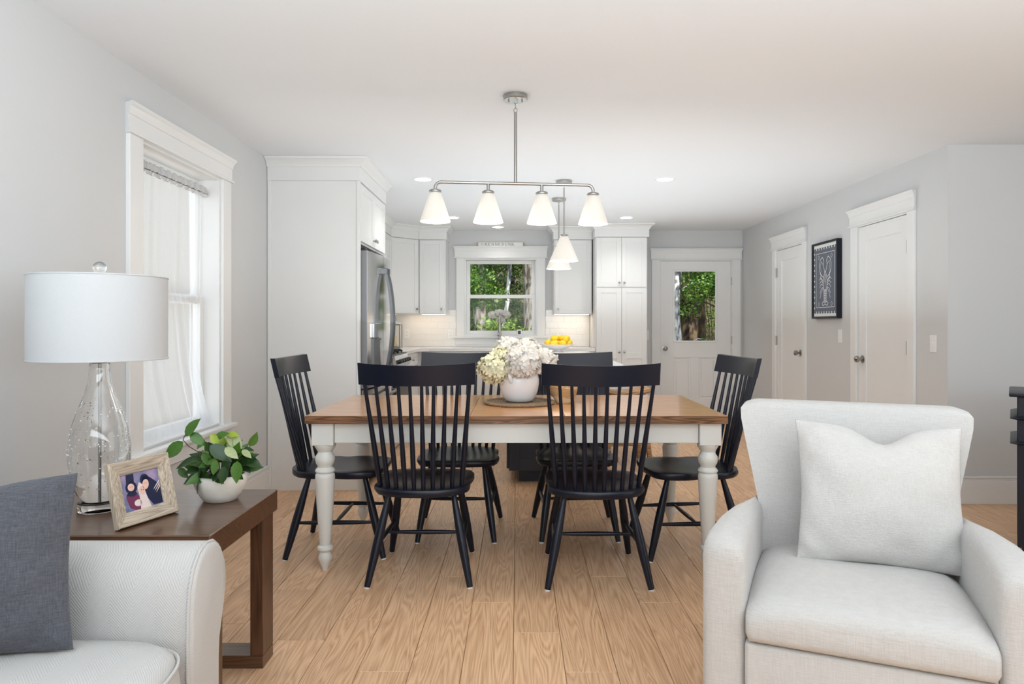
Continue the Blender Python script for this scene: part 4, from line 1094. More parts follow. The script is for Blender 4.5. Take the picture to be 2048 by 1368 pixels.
# ================================================================== ON THE TABLE
VX, VY = .012, 3.79
pm = thing('rattan_placemat', 'round woven rattan placemat under the white jug', 'placemat', (VX+.002, VY-.01, TZ))
m = MB()
for i in range(9):
    r = .015+i*.0195; m.tube([(r*math.cos(2*PI*k/40), r*math.sin(2*PI*k/40), .0055+.0015*math.sin(k*PI*.9+i)) for k in range(40)], .0052, 6, True)
for k in range(28):
    a = 2*PI*k/28; m.tube([(.02*math.cos(a), .02*math.sin(a), .006), (.18*math.cos(a), .18*math.sin(a), .008)], .0028, 5)
m.build('woven_centre', rattan, pm, smooth=60, kind='stuff')
m = MB()
for ph in (0, PI*2/3, PI*4/3):
    m.tube([((.187+.0055*math.cos(ph+k*2*PI*30/180))*math.cos(2*PI*k/180), (.187+.0055*math.cos(ph+k*2*PI*30/180))*math.sin(2*PI*k/180), .009+.0045*math.sin(ph+k*2*PI*30/180)) for k in range(180)], .0055, 6, True)
m.build('braided_rim', rattan, pm, smooth=60)
VZ = TZ+.015
vs = thing('white_jug', 'glossy white ceramic jug with a looped handle on the rattan placemat', 'vase', (VX, VY, VZ))
pr = [(.072, 0), (.078, .002), (.092, .025), (.105, .06), (.111, .095), (.111, .12), (.105, .145), (.092, .160), (.084, .165), (.081, .172), (.078, .166), (.086, .156), (.100, .14), (.105, .10), (.095, .05), (.075, .01), (.001, .008)]
MB().lathe(pr, n=40, cap1=False).build('jug_body', ceramic, vs, smooth=60)
m = MB(); pts = [(-.046, -.066, .160), (-.050, -.085, .172), (-.052, -.105, .165), (-.050, -.112, .140), (-.046, -.108, .118), (-.042, -.100, .108)]
m.tube(pts, [.009, .010, .011, .011, .010, .008], 10).build('handle', ceramic, vs, smooth=60)
heads = [((990, 738), .088, 3.74, petal_g, 'cream-green hydrangea head at the left of the jug'), ((1018, 700), .076, 3.86, petal, 'white hydrangea head at the upper left of the jug'),
         ((1046, 724), .098, 3.70, petal, 'large white hydrangea head at the middle of the jug'), ((1056, 703), .080, 3.88, petal, 'white hydrangea head at the top right of the jug'),
         ((1086, 722), .072, 3.80, petal, 'white hydrangea head at the right of the jug'), ((1002, 716), .062, 3.80, petal_g, 'small pale hydrangea head above the cream-green one')]
for i, ((px, py), r, y, mt, lb) in enumerate(heads):
    p = at(px, py, y); hz = thing('hydrangea', lb, 'flower', (VX, VY, VZ+.12), 0, 'hydrangeas in the white jug')
    c = p-Vector((VX, VY, VZ+.12)); rnd = random.Random(60+i)
    m = MB(); petals(m, c, r, int(26000*r*r)+40, .021, rnd, .86); fl = m.build('flower_head', mt, hz, smooth=0)
    m = MB().sphere(c, r*.78, 14, 9, (1, 1, .86)); m.build('inner_florets', mt, fl, smooth=60)
    MB().tube([(0, 0, -.08), (c.x*.2, c.y*.2, 0), (c.x*.9, c.y*.9, c.z*.8)], .004, 6).build('stem', leaf_m, hz)
    lf = MB()
    d = Vector((c.x, c.y, 0)); d = d.normalized() if d.length > .01 else Vector((0, -1, 0)); sd = Vector((-d.y, d.x, 0))
    b0 = Vector((d.x*.06, d.y*.06, .055))
    L_ = .11
    lf.add([b0, b0+d*L_*.4+sd*.035+Vector((0, 0, .01)), b0+d*L_, b0+d*L_*.4-sd*.035+Vector((0, 0, .01)), b0+d*L_*.45], [(0, 1, 4), (1, 2, 4), (2, 3, 4), (3, 0, 4)])
    lf.build('leaf', hleaf, hz, smooth=60)
# woven tan bowl
bk = thing('woven_bowl', 'round tan woven fibre bowl behind the right front chair', 'bowl', at(1127, 806, 3.80).to_tuple()[:2]+(TZ,))
pr = [(.040, 0), (.043, .004), (.060, .035), (.071, .07), (.073, .09), (.068, .105), (.066, .102), (.069, .09), (.066, .07), (.055, .035), (.038, .008), (.001, .006)]
MB().lathe(pr, n=32, cap1=False).build('bowl_body', basket_w, bk, smooth=60)
m = MB()
for k in range(7):
    z = .042+k*.009; r = .062+.011*math.sin(min(1, (z-.035)/.06)*PI/2)+.001
    if z > .092: r -= .004
    m.tube([(r*math.cos(2*PI*i/32)*(1+.02*(-1)**i), r*math.sin(2*PI*i/32)*(1+.02*(-1)**i), z+.0015*(-1)**i+.006*math.sin(2*PI*i/32*2)) for i in range(32)], .0042, 6, True)
m.build('woven_bands', basket_m, bk, smooth=60)

# ================================================================== LEFT WINDOW CURTAIN
cu = thing('sheer_curtain', 'sheer white curtain gathered on a rod inside the left window', 'curtain', (-1.905, 3.7, .60))
MB().tube([(-1.885, 3.285, 1.985), (-1.885, 4.145, 1.985)], .008, 10).build('curtain_rod', white_pl, cu, world=True)
def sheet(name, ya, yb, zt, zb, edge, folds, amp, x0, seed, nu=150, nv=40):
    rnd = random.Random(seed); V, Fc = [], []
    for j in range(nv+1):
        t = j/nv; z = zt+(zb-zt)*t
        for i in range(nu+1):
            u = i/nu
            e0, e1 = edge(t)
            y = e0+(e1-e0)*u
            ph = folds*2*PI*u+1.2*math.sin(3*u+seed)+.8*math.sin(2.2*t+u*4)
            a = amp*(.45+.75*t)*(.7+.5*math.sin(5*u*PI+seed))
            x = x0+a*math.sin(ph)+.35*a*math.sin(2.3*ph+1)
            zz = z
            x += .066*max(0, (t-.72)/.28)**1.6
            if t > .93: x += .012*(t-.93)/.07*math.sin(u*14)
            V.append((x, y, zz))
    for j in range(nv):
        for i in range(nu): q = j*(nu+1)+i; Fc.append((q, q+1, q+nu+2, q+nu+1))
    return MB().add(V, Fc).build(name, sheer_m, cu, world=True, smooth=180)
sheet('sheer_panel', 0, 0, 1.975, .611, lambda t: (3.29, 4.00-.045*math.sin(PI*min(1, t*1.3))+.15*max(0, t-.45)**.8), 8, .009, -1.893, 2)
sheet('sheer_panel', 0, 0, 1.975, .611, lambda t: (3.95, 4.125-.05*t), 3, .010, -1.90, 3, 50)
m = MB(); V, Fc = [], []
nu, nv = 260, 10
for j in range(nv+1):
    t = j/nv
    for i in range(nu+1):
        u = i/nu; y = 3.287+(4.14-3.287)*u
        th_ = 2*PI*t*.95
        rr = .014+.005*math.sin(u*150)+.004*math.sin(u*67+t*6)
        zc = 1.992+.03*(abs(math.sin(th_*.5)))
        V.append((-1.885+rr*math.cos(th_), y, 1.99+rr*math.sin(th_)*1.0+(.028*math.sin(th_)**2 if math.sin(th_) > 0 else 0)))
for j in range(nv):
    for i in range(nu): q = j*(nu+1)+i; Fc.append((q, q+1, q+nu+2, q+nu+1))
m.add(V, Fc).build('gathered_header', P('gathered_voile', (.55, .55, .55, 1), .9), cu, world=True, smooth=180)

# ================================================================== FRAMED LOBSTER PRINT
fp = thing('framed_print', 'navy-framed stamp-style lobster print on the right wall between two doors', 'picture', (XR, 6.332, 1.26), -PI/2)
pw, phh, dp = .262, .714, .045
m = MB(); fw = .020
m.box(-pw, -pw+fw, -dp, 0, 0, phh, .001).box(pw-fw, pw, -dp, 0, 0, phh, .001).box(-pw+fw, pw-fw, -dp, 0, 0, fw, .001).box(-pw+fw, pw-fw, -dp, 0, phh-fw, phh, .001)
m.build('frame', navy, fp)
MB().box(-pw+fw, pw-fw, -.030, -.001, fw, phh-fw).build('backing_paper', whiteprint, fp, smooth=0)
sx, z0_, z1_ = .236, .048, .666
poly = []
n = 15; 
def edge_pts(p, q, n, inward):
    p, q = Vector(p), Vector(q); out = []
    for i in range(n):
        a = p.lerp(q, (i+.15)/n); b = p.lerp(q, (i+.85)/n); c = p.lerp(q, (i+1)/n)
        out += [tuple(p.lerp(q, i/n)+inward), tuple(a+inward), tuple(a), tuple(p.lerp(q, (i+.5)/n)), tuple(b), tuple(b+inward)]
    return out
poly = edge_pts((-sx, z0_), (sx, z0_), 9, Vector((0, .020)))+edge_pts((sx, z0_), (sx, z1_), 12, Vector((-.020, 0)))+edge_pts((sx, z1_), (-sx, z1_), 9, Vector((0, -.020)))+edge_pts((-sx, z1_), (-sx, z0_), 12, Vector((.020, 0)))
pp = MB().add([(x, -.0310, z) for x, z in poly], [tuple(range(len(poly)))]).build('stamp_print', blueprint, fp, smooth=0)
m = MB(); yy = -.0316
def poly_line(m, pts, w, closed=False):
    pts = [(x*(1.35 if abs(x) < .10 else 1), z) for x, z in pts]
    global yy
    for p, q in zip(pts, pts[1:]+([pts[0]] if closed else [])):
        ribbon(m, p, q, w, yy, .0004); yy -= .000006
poly_line(m, [(-.185, .105), (.185, .105), (.185, .612), (-.185, .612)], .004, True)
def mir(m, pts, w): poly_line(m, pts, w); poly_line(m, [(-x, z) for x, z in pts], w)
mir(m, [(.008, .435), (.030, .50), (.022, .545), (.045, .575), (.075, .55), (.090, .50), (.085, .45), (.070, .415), (.045, .395), (.030, .385)], .0055)
mir(m, [(.030, .50), (.060, .535), (.072, .49), (.060, .44)], .003)
mir(m, [(.085, .45), (.060, .41), (.075, .38), (.045, .36), (.030, .345)], .005)
poly_line(m, [(0, .44), (.020, .40), (.030, .35), (.028, .30), (.018, .265), (-.018, .265), (-.028, .30), (-.030, .35), (-.020, .40)], .006, True)
poly_line(m, [(0, .41), (.012, .37), (0, .33), (-.012, .37)], .004, True); poly_line(m, [(0, .33), (0, .27)], .003)
for k, (za, zb) in enumerate(((.34, .375), (.325, .345), (.31, .315), (.295, .27), (.285, .235))):
    mir(m, [(.028, za), (.060, zb+.008), (.092-.004*k, zb-.012-.008*k)], .0045)
for k in range(7):
    z = .262-k*.0165; w = .024-.0012*k; poly_line(m, [(-w, z), (w, z), (w*.95, z-.011), (-w*.95, z-.011)], .0035, True)
poly_line(m, [(0, .15), (.03, .158), (.045, .14), (.035, .122), (.01, .128), (0, .14), (-.01, .128), (-.035, .122), (-.045, .14), (-.03, .158)], .005, True)
for a_ in (-1, 1):
    for zc in (.135, .575): poly_line(m, [(a_*.13+.014*math.cos(t*PI/4), zc+.018*math.sin(t*PI/4)) for t in range(8)], .0025, True)
m.build('lobster_drawing', whiteprint, pp, smooth=0)

# ================================================================== END TABLE
et = thing('end_table', 'dark brown wooden end table with sled frame legs beside the sofa', 'table', (-1.30, 2.22, 0))
EX0, EX1, EY0, EY1, EZ = -1.74, -.875, 1.945, 2.495, .60
MB().box(EX0, EX1, EY0, EY1, EZ-.075, EZ, .003).build('tabletop', walnut, et, world=True)
walnut_v = wood('walnut_upright', rgb(54, 34, 22), rgb(98, 66, 45), 2, grain=1.1, rough=.36, ring=.3, coat=.2)
for ya in (EY0+.012, EY1-.112):
    fm = MB().box(EX0+.012, EX1-.012, ya, ya+.10, 0, .045, .002).build('floor_rail', walnut, et, world=True)
    for xa in (EX0+.012, EX1-.057):
        MB().box(xa, xa+.045, ya, ya+.10, .045, EZ-.075, .002).build('leg', walnut_v, et, world=True)

# ================================================================== LAMP
LX, LY = -1.360, 2.225
lp = thing('table_lamp', 'seeded glass table lamp with a white drum shade on the end table', 'lamp', (LX, LY, EZ))
MB().lathe([(.001, 0), (.062, 0), (.064, .003), (.064, .026), (.060, .030), (.001, .030)], n=36).build('glass_foot', glass, lp, smooth=40)
outer = [(.045, .031), (.050, .033), (.068, .060), (.080, .105), (.089, .155), (.090, .20), (.082, .265), (.063, .325), (.044, .375), (.033, .415), (.030, .455), (.031, .472), (.027, .476)]
inner = [(r-.0035, z+(.004 if i == 0 else 0)) for i, (r, z) in enumerate(outer)][::-1]
MB().lathe([(.001, .031)]+outer+inner+[(.001, .036)], n=48, cap0=False, cap1=False).build('glass_bottle', glass, lp, smooth=60)
rnd = random.Random(11); m = MB()
def rad_at(z):
    for (r0, z0), (r1, z1) in zip(outer, outer[1:]):
        if z0 <= z <= z1: return r0+(r1-r0)*(z-z0)/(z1-z0)
    return .03
for _ in range(330):
    z = rnd.uniform(.05, .36)**1.0; a_ = rnd.uniform(0, 2*PI); r = rad_at(z)+.0003; s_ = rnd.choice((.0012, .0016, .0022))
    m.sphere((r*math.cos(a_), r*math.sin(a_), z), s_, 6, 4)
m.build('seed_bubbles', P('bubble_glint', (.9, .9, .9, 1), .1), lp, smooth=60, kind='stuff')
MB().tube([(0, 0, .032), (0, 0, .50)], .005, 10).build('centre_rod', nickel, lp)
MB().lathe([(.020, .474), (.022, .478), (.022, .490), (.014, .494), (.014, .51), (.001, .51)], n=20).build('socket_collar', nickel, lp)
SZ0, SZ1, SR = .489, .756, .199
m = MB().lathe([(SR, SZ0), (SR, SZ1), (SR-.003, SZ1), (SR-.003, SZ0)], n=72, cap0=False, cap1=False)
m.rings([[((SR-.0)*math.cos(2*PI*i/72), SR*math.sin(2*PI*i/72), SZ0) for i in range(72)], [((SR-.003)*math.cos(2*PI*i/72), (SR-.003)*math.sin(2*PI*i/72), SZ0) for i in range(72)]], True, False, False)
shd = m.build('lamp_shade', shade_cloth, lp, smooth=60)
for z in (SZ0, SZ1): MB().tube([((SR)*math.cos(2*PI*i/72), SR*math.sin(2*PI*i/72), z) for i in range(72)], .0025, 6, True).build('shade_rim', shade_cloth, shd, smooth=60)
m = MB()
for k in range(3):
    a_ = k*2*PI/3+.4; m.tube([(0, 0, SZ1-.012), (SR*.99*math.cos(a_), SR*.99*math.sin(a_), SZ1-.005)], .002, 6)
m.tube([(0, 0, .50), (0, 0, SZ1-.008)], .004, 8); m.build('shade_spider', nickel, shd)
MB().sphere((0, 0, .787), .020, 20, 12).build('glass_finial', glass, lp, smooth=60)
MB().lathe([(.008, SZ1-.012), (.009, SZ1), (.005, SZ1+.012)], n=12).build('finial_base', nickel, lp)

# ================================================================== PHOTO FRAME
pa, pb_ = Vector((-1.173, 1.99, EZ)), Vector((-1.098, 2.19, EZ))
ang = math.atan2((pb_-pa).y, (pb_-pa).x); PWd = (pb_-pa).length
pf = thing('photo_frame', 'weathered wood picture frame with a family winter photo on the end table', 'picture frame', tuple((pa+pb_)/2), ang)
TL = Matrix.Rotation(R(-14), 4, 'X')
hw_, fh, fw2 = PWd/2, .192, .040
fr_parts = []
def mitre(m, o, i, dpt=.022):
    pass
m = MB()
O = [(-hw_, 0), (hw_, 0), (hw_, fh), (-hw_, fh)]; I = [(-hw_+fw2, fw2), (hw_-fw2, fw2), (hw_-fw2, fh-fw2), (-hw_+fw2, fh-fw2)]; Md = [(-hw_+fw2*.55, fw2*.55), (hw_-fw2*.55, fw2*.55), (hw_-fw2*.55, fh-fw2*.55), (-hw_+fw2*.55, fh-fw2*.55)]
rings_ = [(O, .0), (O, -.017), ([(x*.97, .003+z*.97) for x, z in O], -.021), (Md, -.017), (I, -.009), (I, -.004)]
for k in range(4):
    j = (k+1) % 4; vs_ = []
    for rg_, d in rings_: vs_ += [(rg_[k][0], d, rg_[k][1]), (rg_[j][0], d, rg_[j][1])]
    q = MB().add(vs_, [(2*i, 2*i+1, 2*i+3, 2*i+2) for i in range(5)]+[(10, 11, 1, 0)])
    bmesh.ops.transform(q.bm, matrix=TL, verts=q.bm.verts)
    q.build('frame_rail' if k % 2 == 0 else 'frame_stile', greywood if k % 2 == 0 else wood('weathered_stile', rgb(138, 120, 102), rgb(204, 188, 168), 2, grain=2.0, rough=.75, ring=.3, bumps=.5), pf, smooth=20)
def flat(name, polys, mat, par, y):
    m = MB()
    for pl in polys: m.add([(x, y, z) for x, z in pl], [tuple(range(len(pl)))])
    bmesh.ops.transform(m.bm, matrix=TL, verts=m.bm.verts); return m.build(name, mat, par, smooth=0)
def ell(cx, cz, rx, rz, n=18, rot_=0):
    return [(cx+rx*math.cos(t)*math.cos(rot_)-rz*math.sin(t)*math.sin(rot_), cz+rx*math.cos(t)*math.sin(rot_)+rz*math.sin(t)*math.cos(rot_)) for t in [2*PI*i/n for i in range(n)]]
iw, i0, i1 = hw_-fw2, fw2, fh-fw2
bgm, nt, b_ = newmat('photo_backdrop'); v = coords(nt, (1, 1, 1)); nz = nt.nodes.new('ShaderNodeTexNoise'); nz.inputs['Scale'].default_value = 22; nt.links.new(v, nz.inputs[0])
cr = nt.nodes.new('ShaderNodeValToRGB'); cr.color_ramp.elements[0].position = .35; cr.color_ramp.elements[0].color = rgb(92, 110, 150); cr.color_ramp.elements[1].position = .68; cr.color_ramp.elements[1].color = rgb(176, 150, 176)
nt.links.new(nz.outputs[0], cr.inputs[0]); nt.links.new(cr.outputs[0], b_.inputs['Base Color']); b_.inputs['Roughness'].default_value = .25
ph = flat('photo', [[(-iw, i0), (iw, i0), (iw, i1), (-iw, i1)]], bgm, pf, -.0045)
cN = P('photo_navy', rgb(32, 36, 66), .3); cSk = P('photo_skin', rgb(232, 188, 172), .3); cPk = P('photo_plum', rgb(120, 52, 86), .3, var=.4); cW = P('photo_pale', rgb(232, 212, 206), .3)
def Q(u, v): return (-iw+2*iw*u, i0+(i1-i0)*v)
def E(u, v, ru, rv, rot_=0): return ell(*Q(u, v), ru*2*iw, rv*(i1-i0), 18, rot_)
flat('photo_navy_clothing', [[Q(.52, .62), Q(.58, .86), Q(.75, .80), Q(.92, .62), Q(1, .45), Q(1, .02), Q(.75, .02), Q(.62, .25), Q(.55, .40)], E(.62, .76, .12, .15), [Q(.14, .74), Q(.16, .98), Q(.36, .98), Q(.34, .74)], E(.25, .62, .15, .17), E(.24, .42, .14, .10)], cN, ph, -.0049)
flat('photo_plum_clothing', [[Q(.08, .42), Q(.14, .10), Q(.28, 0), Q(.42, 0), Q(.46, .28), Q(.36, .42)]], cPk, ph, -.0051)
flat('photo_pale_clothing', [[Q(.40, .0), Q(.42, .35), Q(.40, .58), Q(.46, .72), Q(.56, .62), Q(.60, .35), Q(.68, .0)], E(.36, .18, .10, .09)], cW, ph, -.0053)
flat('photo_faces', [E(.24, .63, .085, .10), E(.51, .48, .07, .12), E(.62, .62, .085, .14, -.3)], cSk, ph, -.0056)
cN2 = flat('photo_dark_details', [E(.215, .645, .009, .011), E(.27, .645, .009, .011), E(.49, .50, .010, .016), E(.54, .49, .010, .016), E(.59, .66, .009, .010), E(.645, .65, .009, .010), E(.25, .44, .10, .06)], cN, ph, -.0059)
flat('photo_stripes', [[Q(.80+.03*i, .42-.05*i), Q(.82+.03*i, .46-.05*i), Q(.99, .66-.07*i), Q(.99, .61-.07*i)] for i in range(3)], cW, ph, -.0059)
m = MB(); m.box(-.02, .02, -.0035, -.001, .02, .14); bmesh.ops.transform(m.bm, matrix=Matrix.Translation((0, .092, -.018)) @ Matrix.Rotation(R(22), 4, 'X'), verts=m.bm.verts)
m.build('easel_back', black, pf)

# ================================================================== POTTED PLANT
PX, PY = -1.018, 2.345
pl = thing('potted_plant', 'leafy green trailing plant in a low cream pot on the end table', 'plant', (PX, PY, EZ))
pr = [(.050, 0), (.054, .002), (.068, .022), (.081, .048), (.086, .066), (.086, .078), (.081, .089), (.078, .090), (.074, .087), (.079, .072), (.072, .05), (.001, .045)]
prr = []
for r, z in pr: prr.append((r, z))
MB().lathe(prr, n=40, cap1=False).build('pot', potclay, pl, smooth=60)
MB().lathe([(.001, .080), (.05, .084), (.080, .078), (.080, .070)], n=24, cap0=False, cap1=False).build('soil', soil, pl, smooth=60)
leafmeshes = {}
def leaf_mesh(mat, curl):
    key = (mat.name, curl)
    if key in leafmeshes: return leafmeshes[key]
    # unit leaf along +x, width .5
    V, Fc = [], []
    prof_ = [(0, 0), (.12, .16), (.30, .25), (.50, .255), (.70, .19), (.86, .09), (1.0, 0)]
    for x, w in prof_:
        z = -curl*x*x
        V += [(x, w, z+.16*w), (x, 0, z-.02), (x, -w, z+.16*w)]
    for i in range(6):
        q = 3*i; Fc += [(q, q+1, q+4, q+3), (q+1, q+2, q+5, q+4)]
    me = bpy.data.meshes.new('leaf'); me.from_pydata(V, [], Fc); me.materials.append(mat)
    me.polygons.foreach_set('use_smooth', [True]*len(me.polygons)); leafmeshes[key] = me; return me
def put_leaf(base, tip, mat, up=(0, 0, 1), curl=.12):
    base, tip = Vector(base), Vector(tip); d = tip-base; L_ = d.length; d.normalize(); up = Vector(up)
    side = up.cross(d).normalized() if up.cross(d).length > 1e-4 else d.orthogonal(); nn = d.cross(side)
    M = Matrix((d, side, nn)).transposed().to_4x4(); M = Matrix.Translation(base-Vector((PX, PY, EZ))) @ M @ Matrix.Diagonal((L_, L_, L_, 1))
    o = bpy.data.objects.new('leaf', leaf_mesh(mat, curl)); S.collection.objects.link(o); o.parent = pl; o.matrix_local = M
K = [((370, 872), (397, 836), 2.30, leaf_m, (-.5, -.8, .1)), ((366, 883), (327, 918), 2.28, leaf_m, (.3, -1, .4)), ((381, 866), (409, 891), 2.30, leaf_m, (.2, -1, .4)),
     ((395, 916), (349, 934), 2.28, leaf_d, (0, -.6, 1)), ((357, 936), (376, 957), 2.33, leaf_m, (0, -1, .3)), ((402, 940), (388, 987), 2.27, leaf_d, (-1, -.6, .2)),
     ((423, 867), (436, 893), 2.29, leaf_y, (0, -1, .4)), ((430, 875), (457, 865), 2.32, leaf_m, (0, -1, .6)), ((455, 868), (478, 870), 2.33, leaf_y, (0, -.8, .8)),
     ((458, 866), (484, 905), 2.34, leaf_v, (.6, -1, .3)), ((420, 890), (463, 922), 2.25, leaf_d, (.2, -1, .6)), ((450, 895), (476, 917), 2.24, leaf_v, (.3, -1, .3)),
     ((500, 893), (515, 866), 2.36, leaf_m, (.8, -1, 0)), ((478, 900), (507, 898), 2.35, leaf_d, (0, -.6, 1)), ((484, 900), (503, 915), 2.33, leaf_v, (0, -.8, 1)),
     ((482, 915), (525, 933), 2.34, leaf_d, (0, -.7, 1)), ((475, 922), (471, 968), 2.23, leaf_m, (.1, -1, .1)), ((415, 925), (434, 921), 2.25, leaf_m, (0, -1, .3)),
     ((433, 920), (425, 951), 2.235, leaf_m, (.1, -1, .2)), ((450, 932), (442, 970), 2.24, leaf_d, (.2, -1, .1)), ((405, 905), (425, 935), 2.29, leaf_m, (-.3, -1, .4)),
     ((462, 915), (440, 945), 2.26, leaf_d, (.1, -1, .4)), ((488, 930), (500, 946), 2.35, leaf_d, (0, -1, .5)), ((412, 930), (393, 962), 2.28, leaf_d, (-.5, -1, .2)), ((410, 880), (392, 898), 2.30, leaf_m, (0, -1, .6))]
for (b0, t0, y, mt, up) in K: put_leaf(at(*b0, y), at(*t0, y-.01), mt, up, .12)
rnd = random.Random(21)
for k in range(70):
    a_ = rnd.uniform(0, 2*PI); el = rnd.uniform(.1, 1.35); d = Vector((math.cos(a_)*math.cos(el), math.sin(a_)*math.cos(el), math.sin(el)))
    b0 = Vector((PX+.01, PY, EZ+.09))+Vector((d.x*.055, d.y*.05, d.z*.055)); L_ = rnd.uniform(.055, .085)
    dd = (d+Vector((rnd.uniform(-.5, .5), rnd.uniform(-.5, .5), rnd.uniform(-.6, .3)))).normalized()
    put_leaf(b0, b0+dd*L_, rnd.choice([leaf_d, leaf_d, leaf_m, leaf_m, leaf_v, leaf_y] if el > .7 else [leaf_d, leaf_d, leaf_m]), d*.5+Vector((rnd.uniform(-.4, .4), -1, .7)), rnd.uniform(.05, .35))
m = MB()
def stem(m, pts): m.tube([Vector(p)-Vector((PX, PY, EZ)) for p in pts], .0017, 5)
stem(m, [(PX-.02, PY, EZ+.09), at(398, 905, 2.30), at(378, 893, 2.29), at(366, 880, 2.29), at(369, 872, 2.30)]); stem(m, [at(369, 872, 2.3), at(381, 866, 2.30)])
stem(m, [(PX-.04, PY, EZ+.085), at(398, 958, 2.28), at(385, 962, 2.28)]); stem(m, [(PX+.03, PY, EZ+.09), at(490, 905, 2.35), at(500, 893, 2.36)])
for k in range(9):
    a_ = k*.7; stem(m, [(PX+.02*math.cos(a_), PY+.02*math.sin(a_), EZ+.08), (PX+.05*math.cos(a_), PY+.05*math.sin(a_), EZ+.14), (PX+.09*math.cos(a_), PY+.08*math.sin(a_), EZ+.15)])
m.build('stems', stem_m, pl, smooth=60)

# ================================================================== PILLOW MAKER
def pillow(name, label, mat, M, w, h, T, seed, dip=0, ear=.035, corner_fold=None, group=None):
    n = 36; V, Fc = [], []
    def pos(u, v, side):
        # pinched outline with pointed corners
        ex = 1-ear*(1-v*v)**.8*1.0/ (1) if True else 1
        x = w/2*u*(1-.07*(1-abs(v)**1.6)); z = h/2*v*(1-.06*(1-abs(u)**1.6))
        if dip and v > 0: z -= dip*h*math.exp(-((u-.08)/.30)**2)*(v**2.2)
        t = max(0, (1-abs(u)**2.6))**.62*max(0, (1-abs(v)**2.6))**.62
        wr = .010*mnoise.noise(Vector((u*2.3+seed, v*2.3, side)))+.005*mnoise.noise(Vector((u*6+seed, v*6, side*2)))
        crn = abs(u*v)**2
        wr += .010*crn*math.sin((u*v)*18+seed)*(1 if t > .02 else 0)
        y = side*(T/2*t+wr*min(1, t*3))
        return (x, y, z+h/2)
    idx = {}
    for side in (-1, 1):
        for j in range(n+1):
            for i in range(n+1):
                u = math.sin((-1+2*i/n)*PI/2*.98)/math.sin(PI/2*.98); v = math.sin((-1+2*j/n)*PI/2*.98)/math.sin(PI/2*.98)
                border = i in (0, n) or j in (0, n)
                if border and side == 1: idx[(1, i, j)] = idx[(-1, i, j)]; continue
                idx[(side, i, j)] = len(V); V.append(pos(u, v, side))
    for side in (-1, 1):
        for j in range(n):
            for i in range(n): Fc.append((idx[(side, i, j)], idx[(side, i+1, j)], idx[(side, i+1, j+1)], idx[(side, i, j+1)]))
    o = MB().add(V, Fc).build(name, mat, smooth=180)
    # welt seam
    return o
def place(o, M):
    o.matrix_world = M; return o

# ================================================================== SOFA
so = thing('sofa', 'cream herringbone sofa with scrolled arm at the lower left', 'sofa', (-1.30, .9, 0))
SX0, SX1 = -1.76, -.770
def arm_prof(sgn, yo):
    p = [(0, .03), (0, .30), (0, .44), (.002, .51), (.010, .568), (.028, .612), (.058, .641), (.095, .653), (.132, .647), (.163, .625), (.183, .590), (.190, .550), (.186, .510), (.174, .470), (.163, .435), (.150, .395), (.145, .34), (.145, .03)]
    return [(yo+sgn*a_, b__) for a_, b__ in p]
for sgn, yo in ((1, 1.62), (-1, .0)):
    pf_ = arm_prof(sgn, yo)
    cyc, czc = yo+sgn*.09, .40
    rs = []
    for x, k_ in ((SX0, 1), (SX0+.3, 1), (SX0+.6, 1), (SX1-.014, 1.0), (SX1-.004, .985), (SX1, .95)):
        rs.append([(x, cyc+(y-cyc)*k_, czc+(z-czc)*(k_ if z > .1 else 1)) for y, z in pf_])
    armo = MB().rings(rs).build('arm', herring, so, world=True, smooth=50)
    MB().tube([(SX1-.012, y, z) for y, z in pf_], .0045, 8).build('piping', herring, armo, world=True, smooth=60)
def cushion(name, par, x0, x1, y0, y1, z0, z1, crown, mat, rad=.05, piping=True):
    """box cushion with crowned top; front is +x"""
    n = 24; V, Fc = [], []
    m = MB(); t = bmesh.new()
    bm = bmesh.new()
    rs = []
    def ring(k, z, cr=0):
        pts = []
        ax, ay = (x1-x0)/2, (y1-y0)/2; cx, cy = (x0+x1)/2, (y0+y1)/2
        N = 64
        for i in range(N):
            a_ = 2*PI*i/N; c_, s_ = math.cos(a_), math.sin(a_); e = .32
            ux = math.copysign(abs(c_)**e, c_); uy = math.copysign(abs(s_)**e, s_)
            pts.append((cx+ax*k*ux, cy+ay*k*uy, z+cr*(1-(k*ux)**2*.8)*(1-(k*uy)**2*.8)))
        return pts
    H = z1-z0
    seq = [(.90, z0, 0), (.97, z0+.012, 0), (1.0, z0+.04, 0), (1.012, z0+H*.5, 0), (1.0, z1-.035, 0), (.985, z1-.012, crown*.15), (.95, z1, crown*.35), (.85, z1+.004, crown*.9), (.65, z1+.005, crown), (.4, z1+.006, crown), (.15, z1+.006, crown), (.01, z1+.006, crown)]
    o = m.rings([ring(*q) for q in seq]).build(name, mat, par, world=True, smooth=60)
    if piping:
        MB().tube([(p[0], p[1], p[2]) for p in ring(1.003, z1-.022, 0)], .0045, 6, True).build('piping', mat, o, world=True, smooth=60)
    return o
cushion('seat_cushion', so, -1.60, SX1+.025, .83, 1.615, .31, .462, .018, herring)
cushion('seat_cushion', so, -1.60, SX1+.025, .01, .825, .31, .462, .018, herring)
MB().box(-1.62, SX1-.02, .02, 1.60, .05, .30, .015, 2).build('base', herring, so, world=True)
MB().box(SX0, -1.60, .0, 1.62, .05, .82, .04, 3).build('back', herring, so, world=True)
for yy_ in (.03, 1.56):
    for xx in (-1.72, -.86): MB().lathe([(.018, 0), (.026, .05)], (xx, yy_+.04, 0), 12).build('foot', walnut, so, world=True)
sp_ = pillow('throw_pillow', '', slate, None, .47, .385, .15, 3, dip=.03)
M = Matrix.Translation((-1.215, 1.475, .468)) @ Matrix.Rotation(R(9), 4, 'Z') @ Matrix.Rotation(R(-10), 4, 'X') @ Matrix.Rotation(R(-3), 4, 'Y')
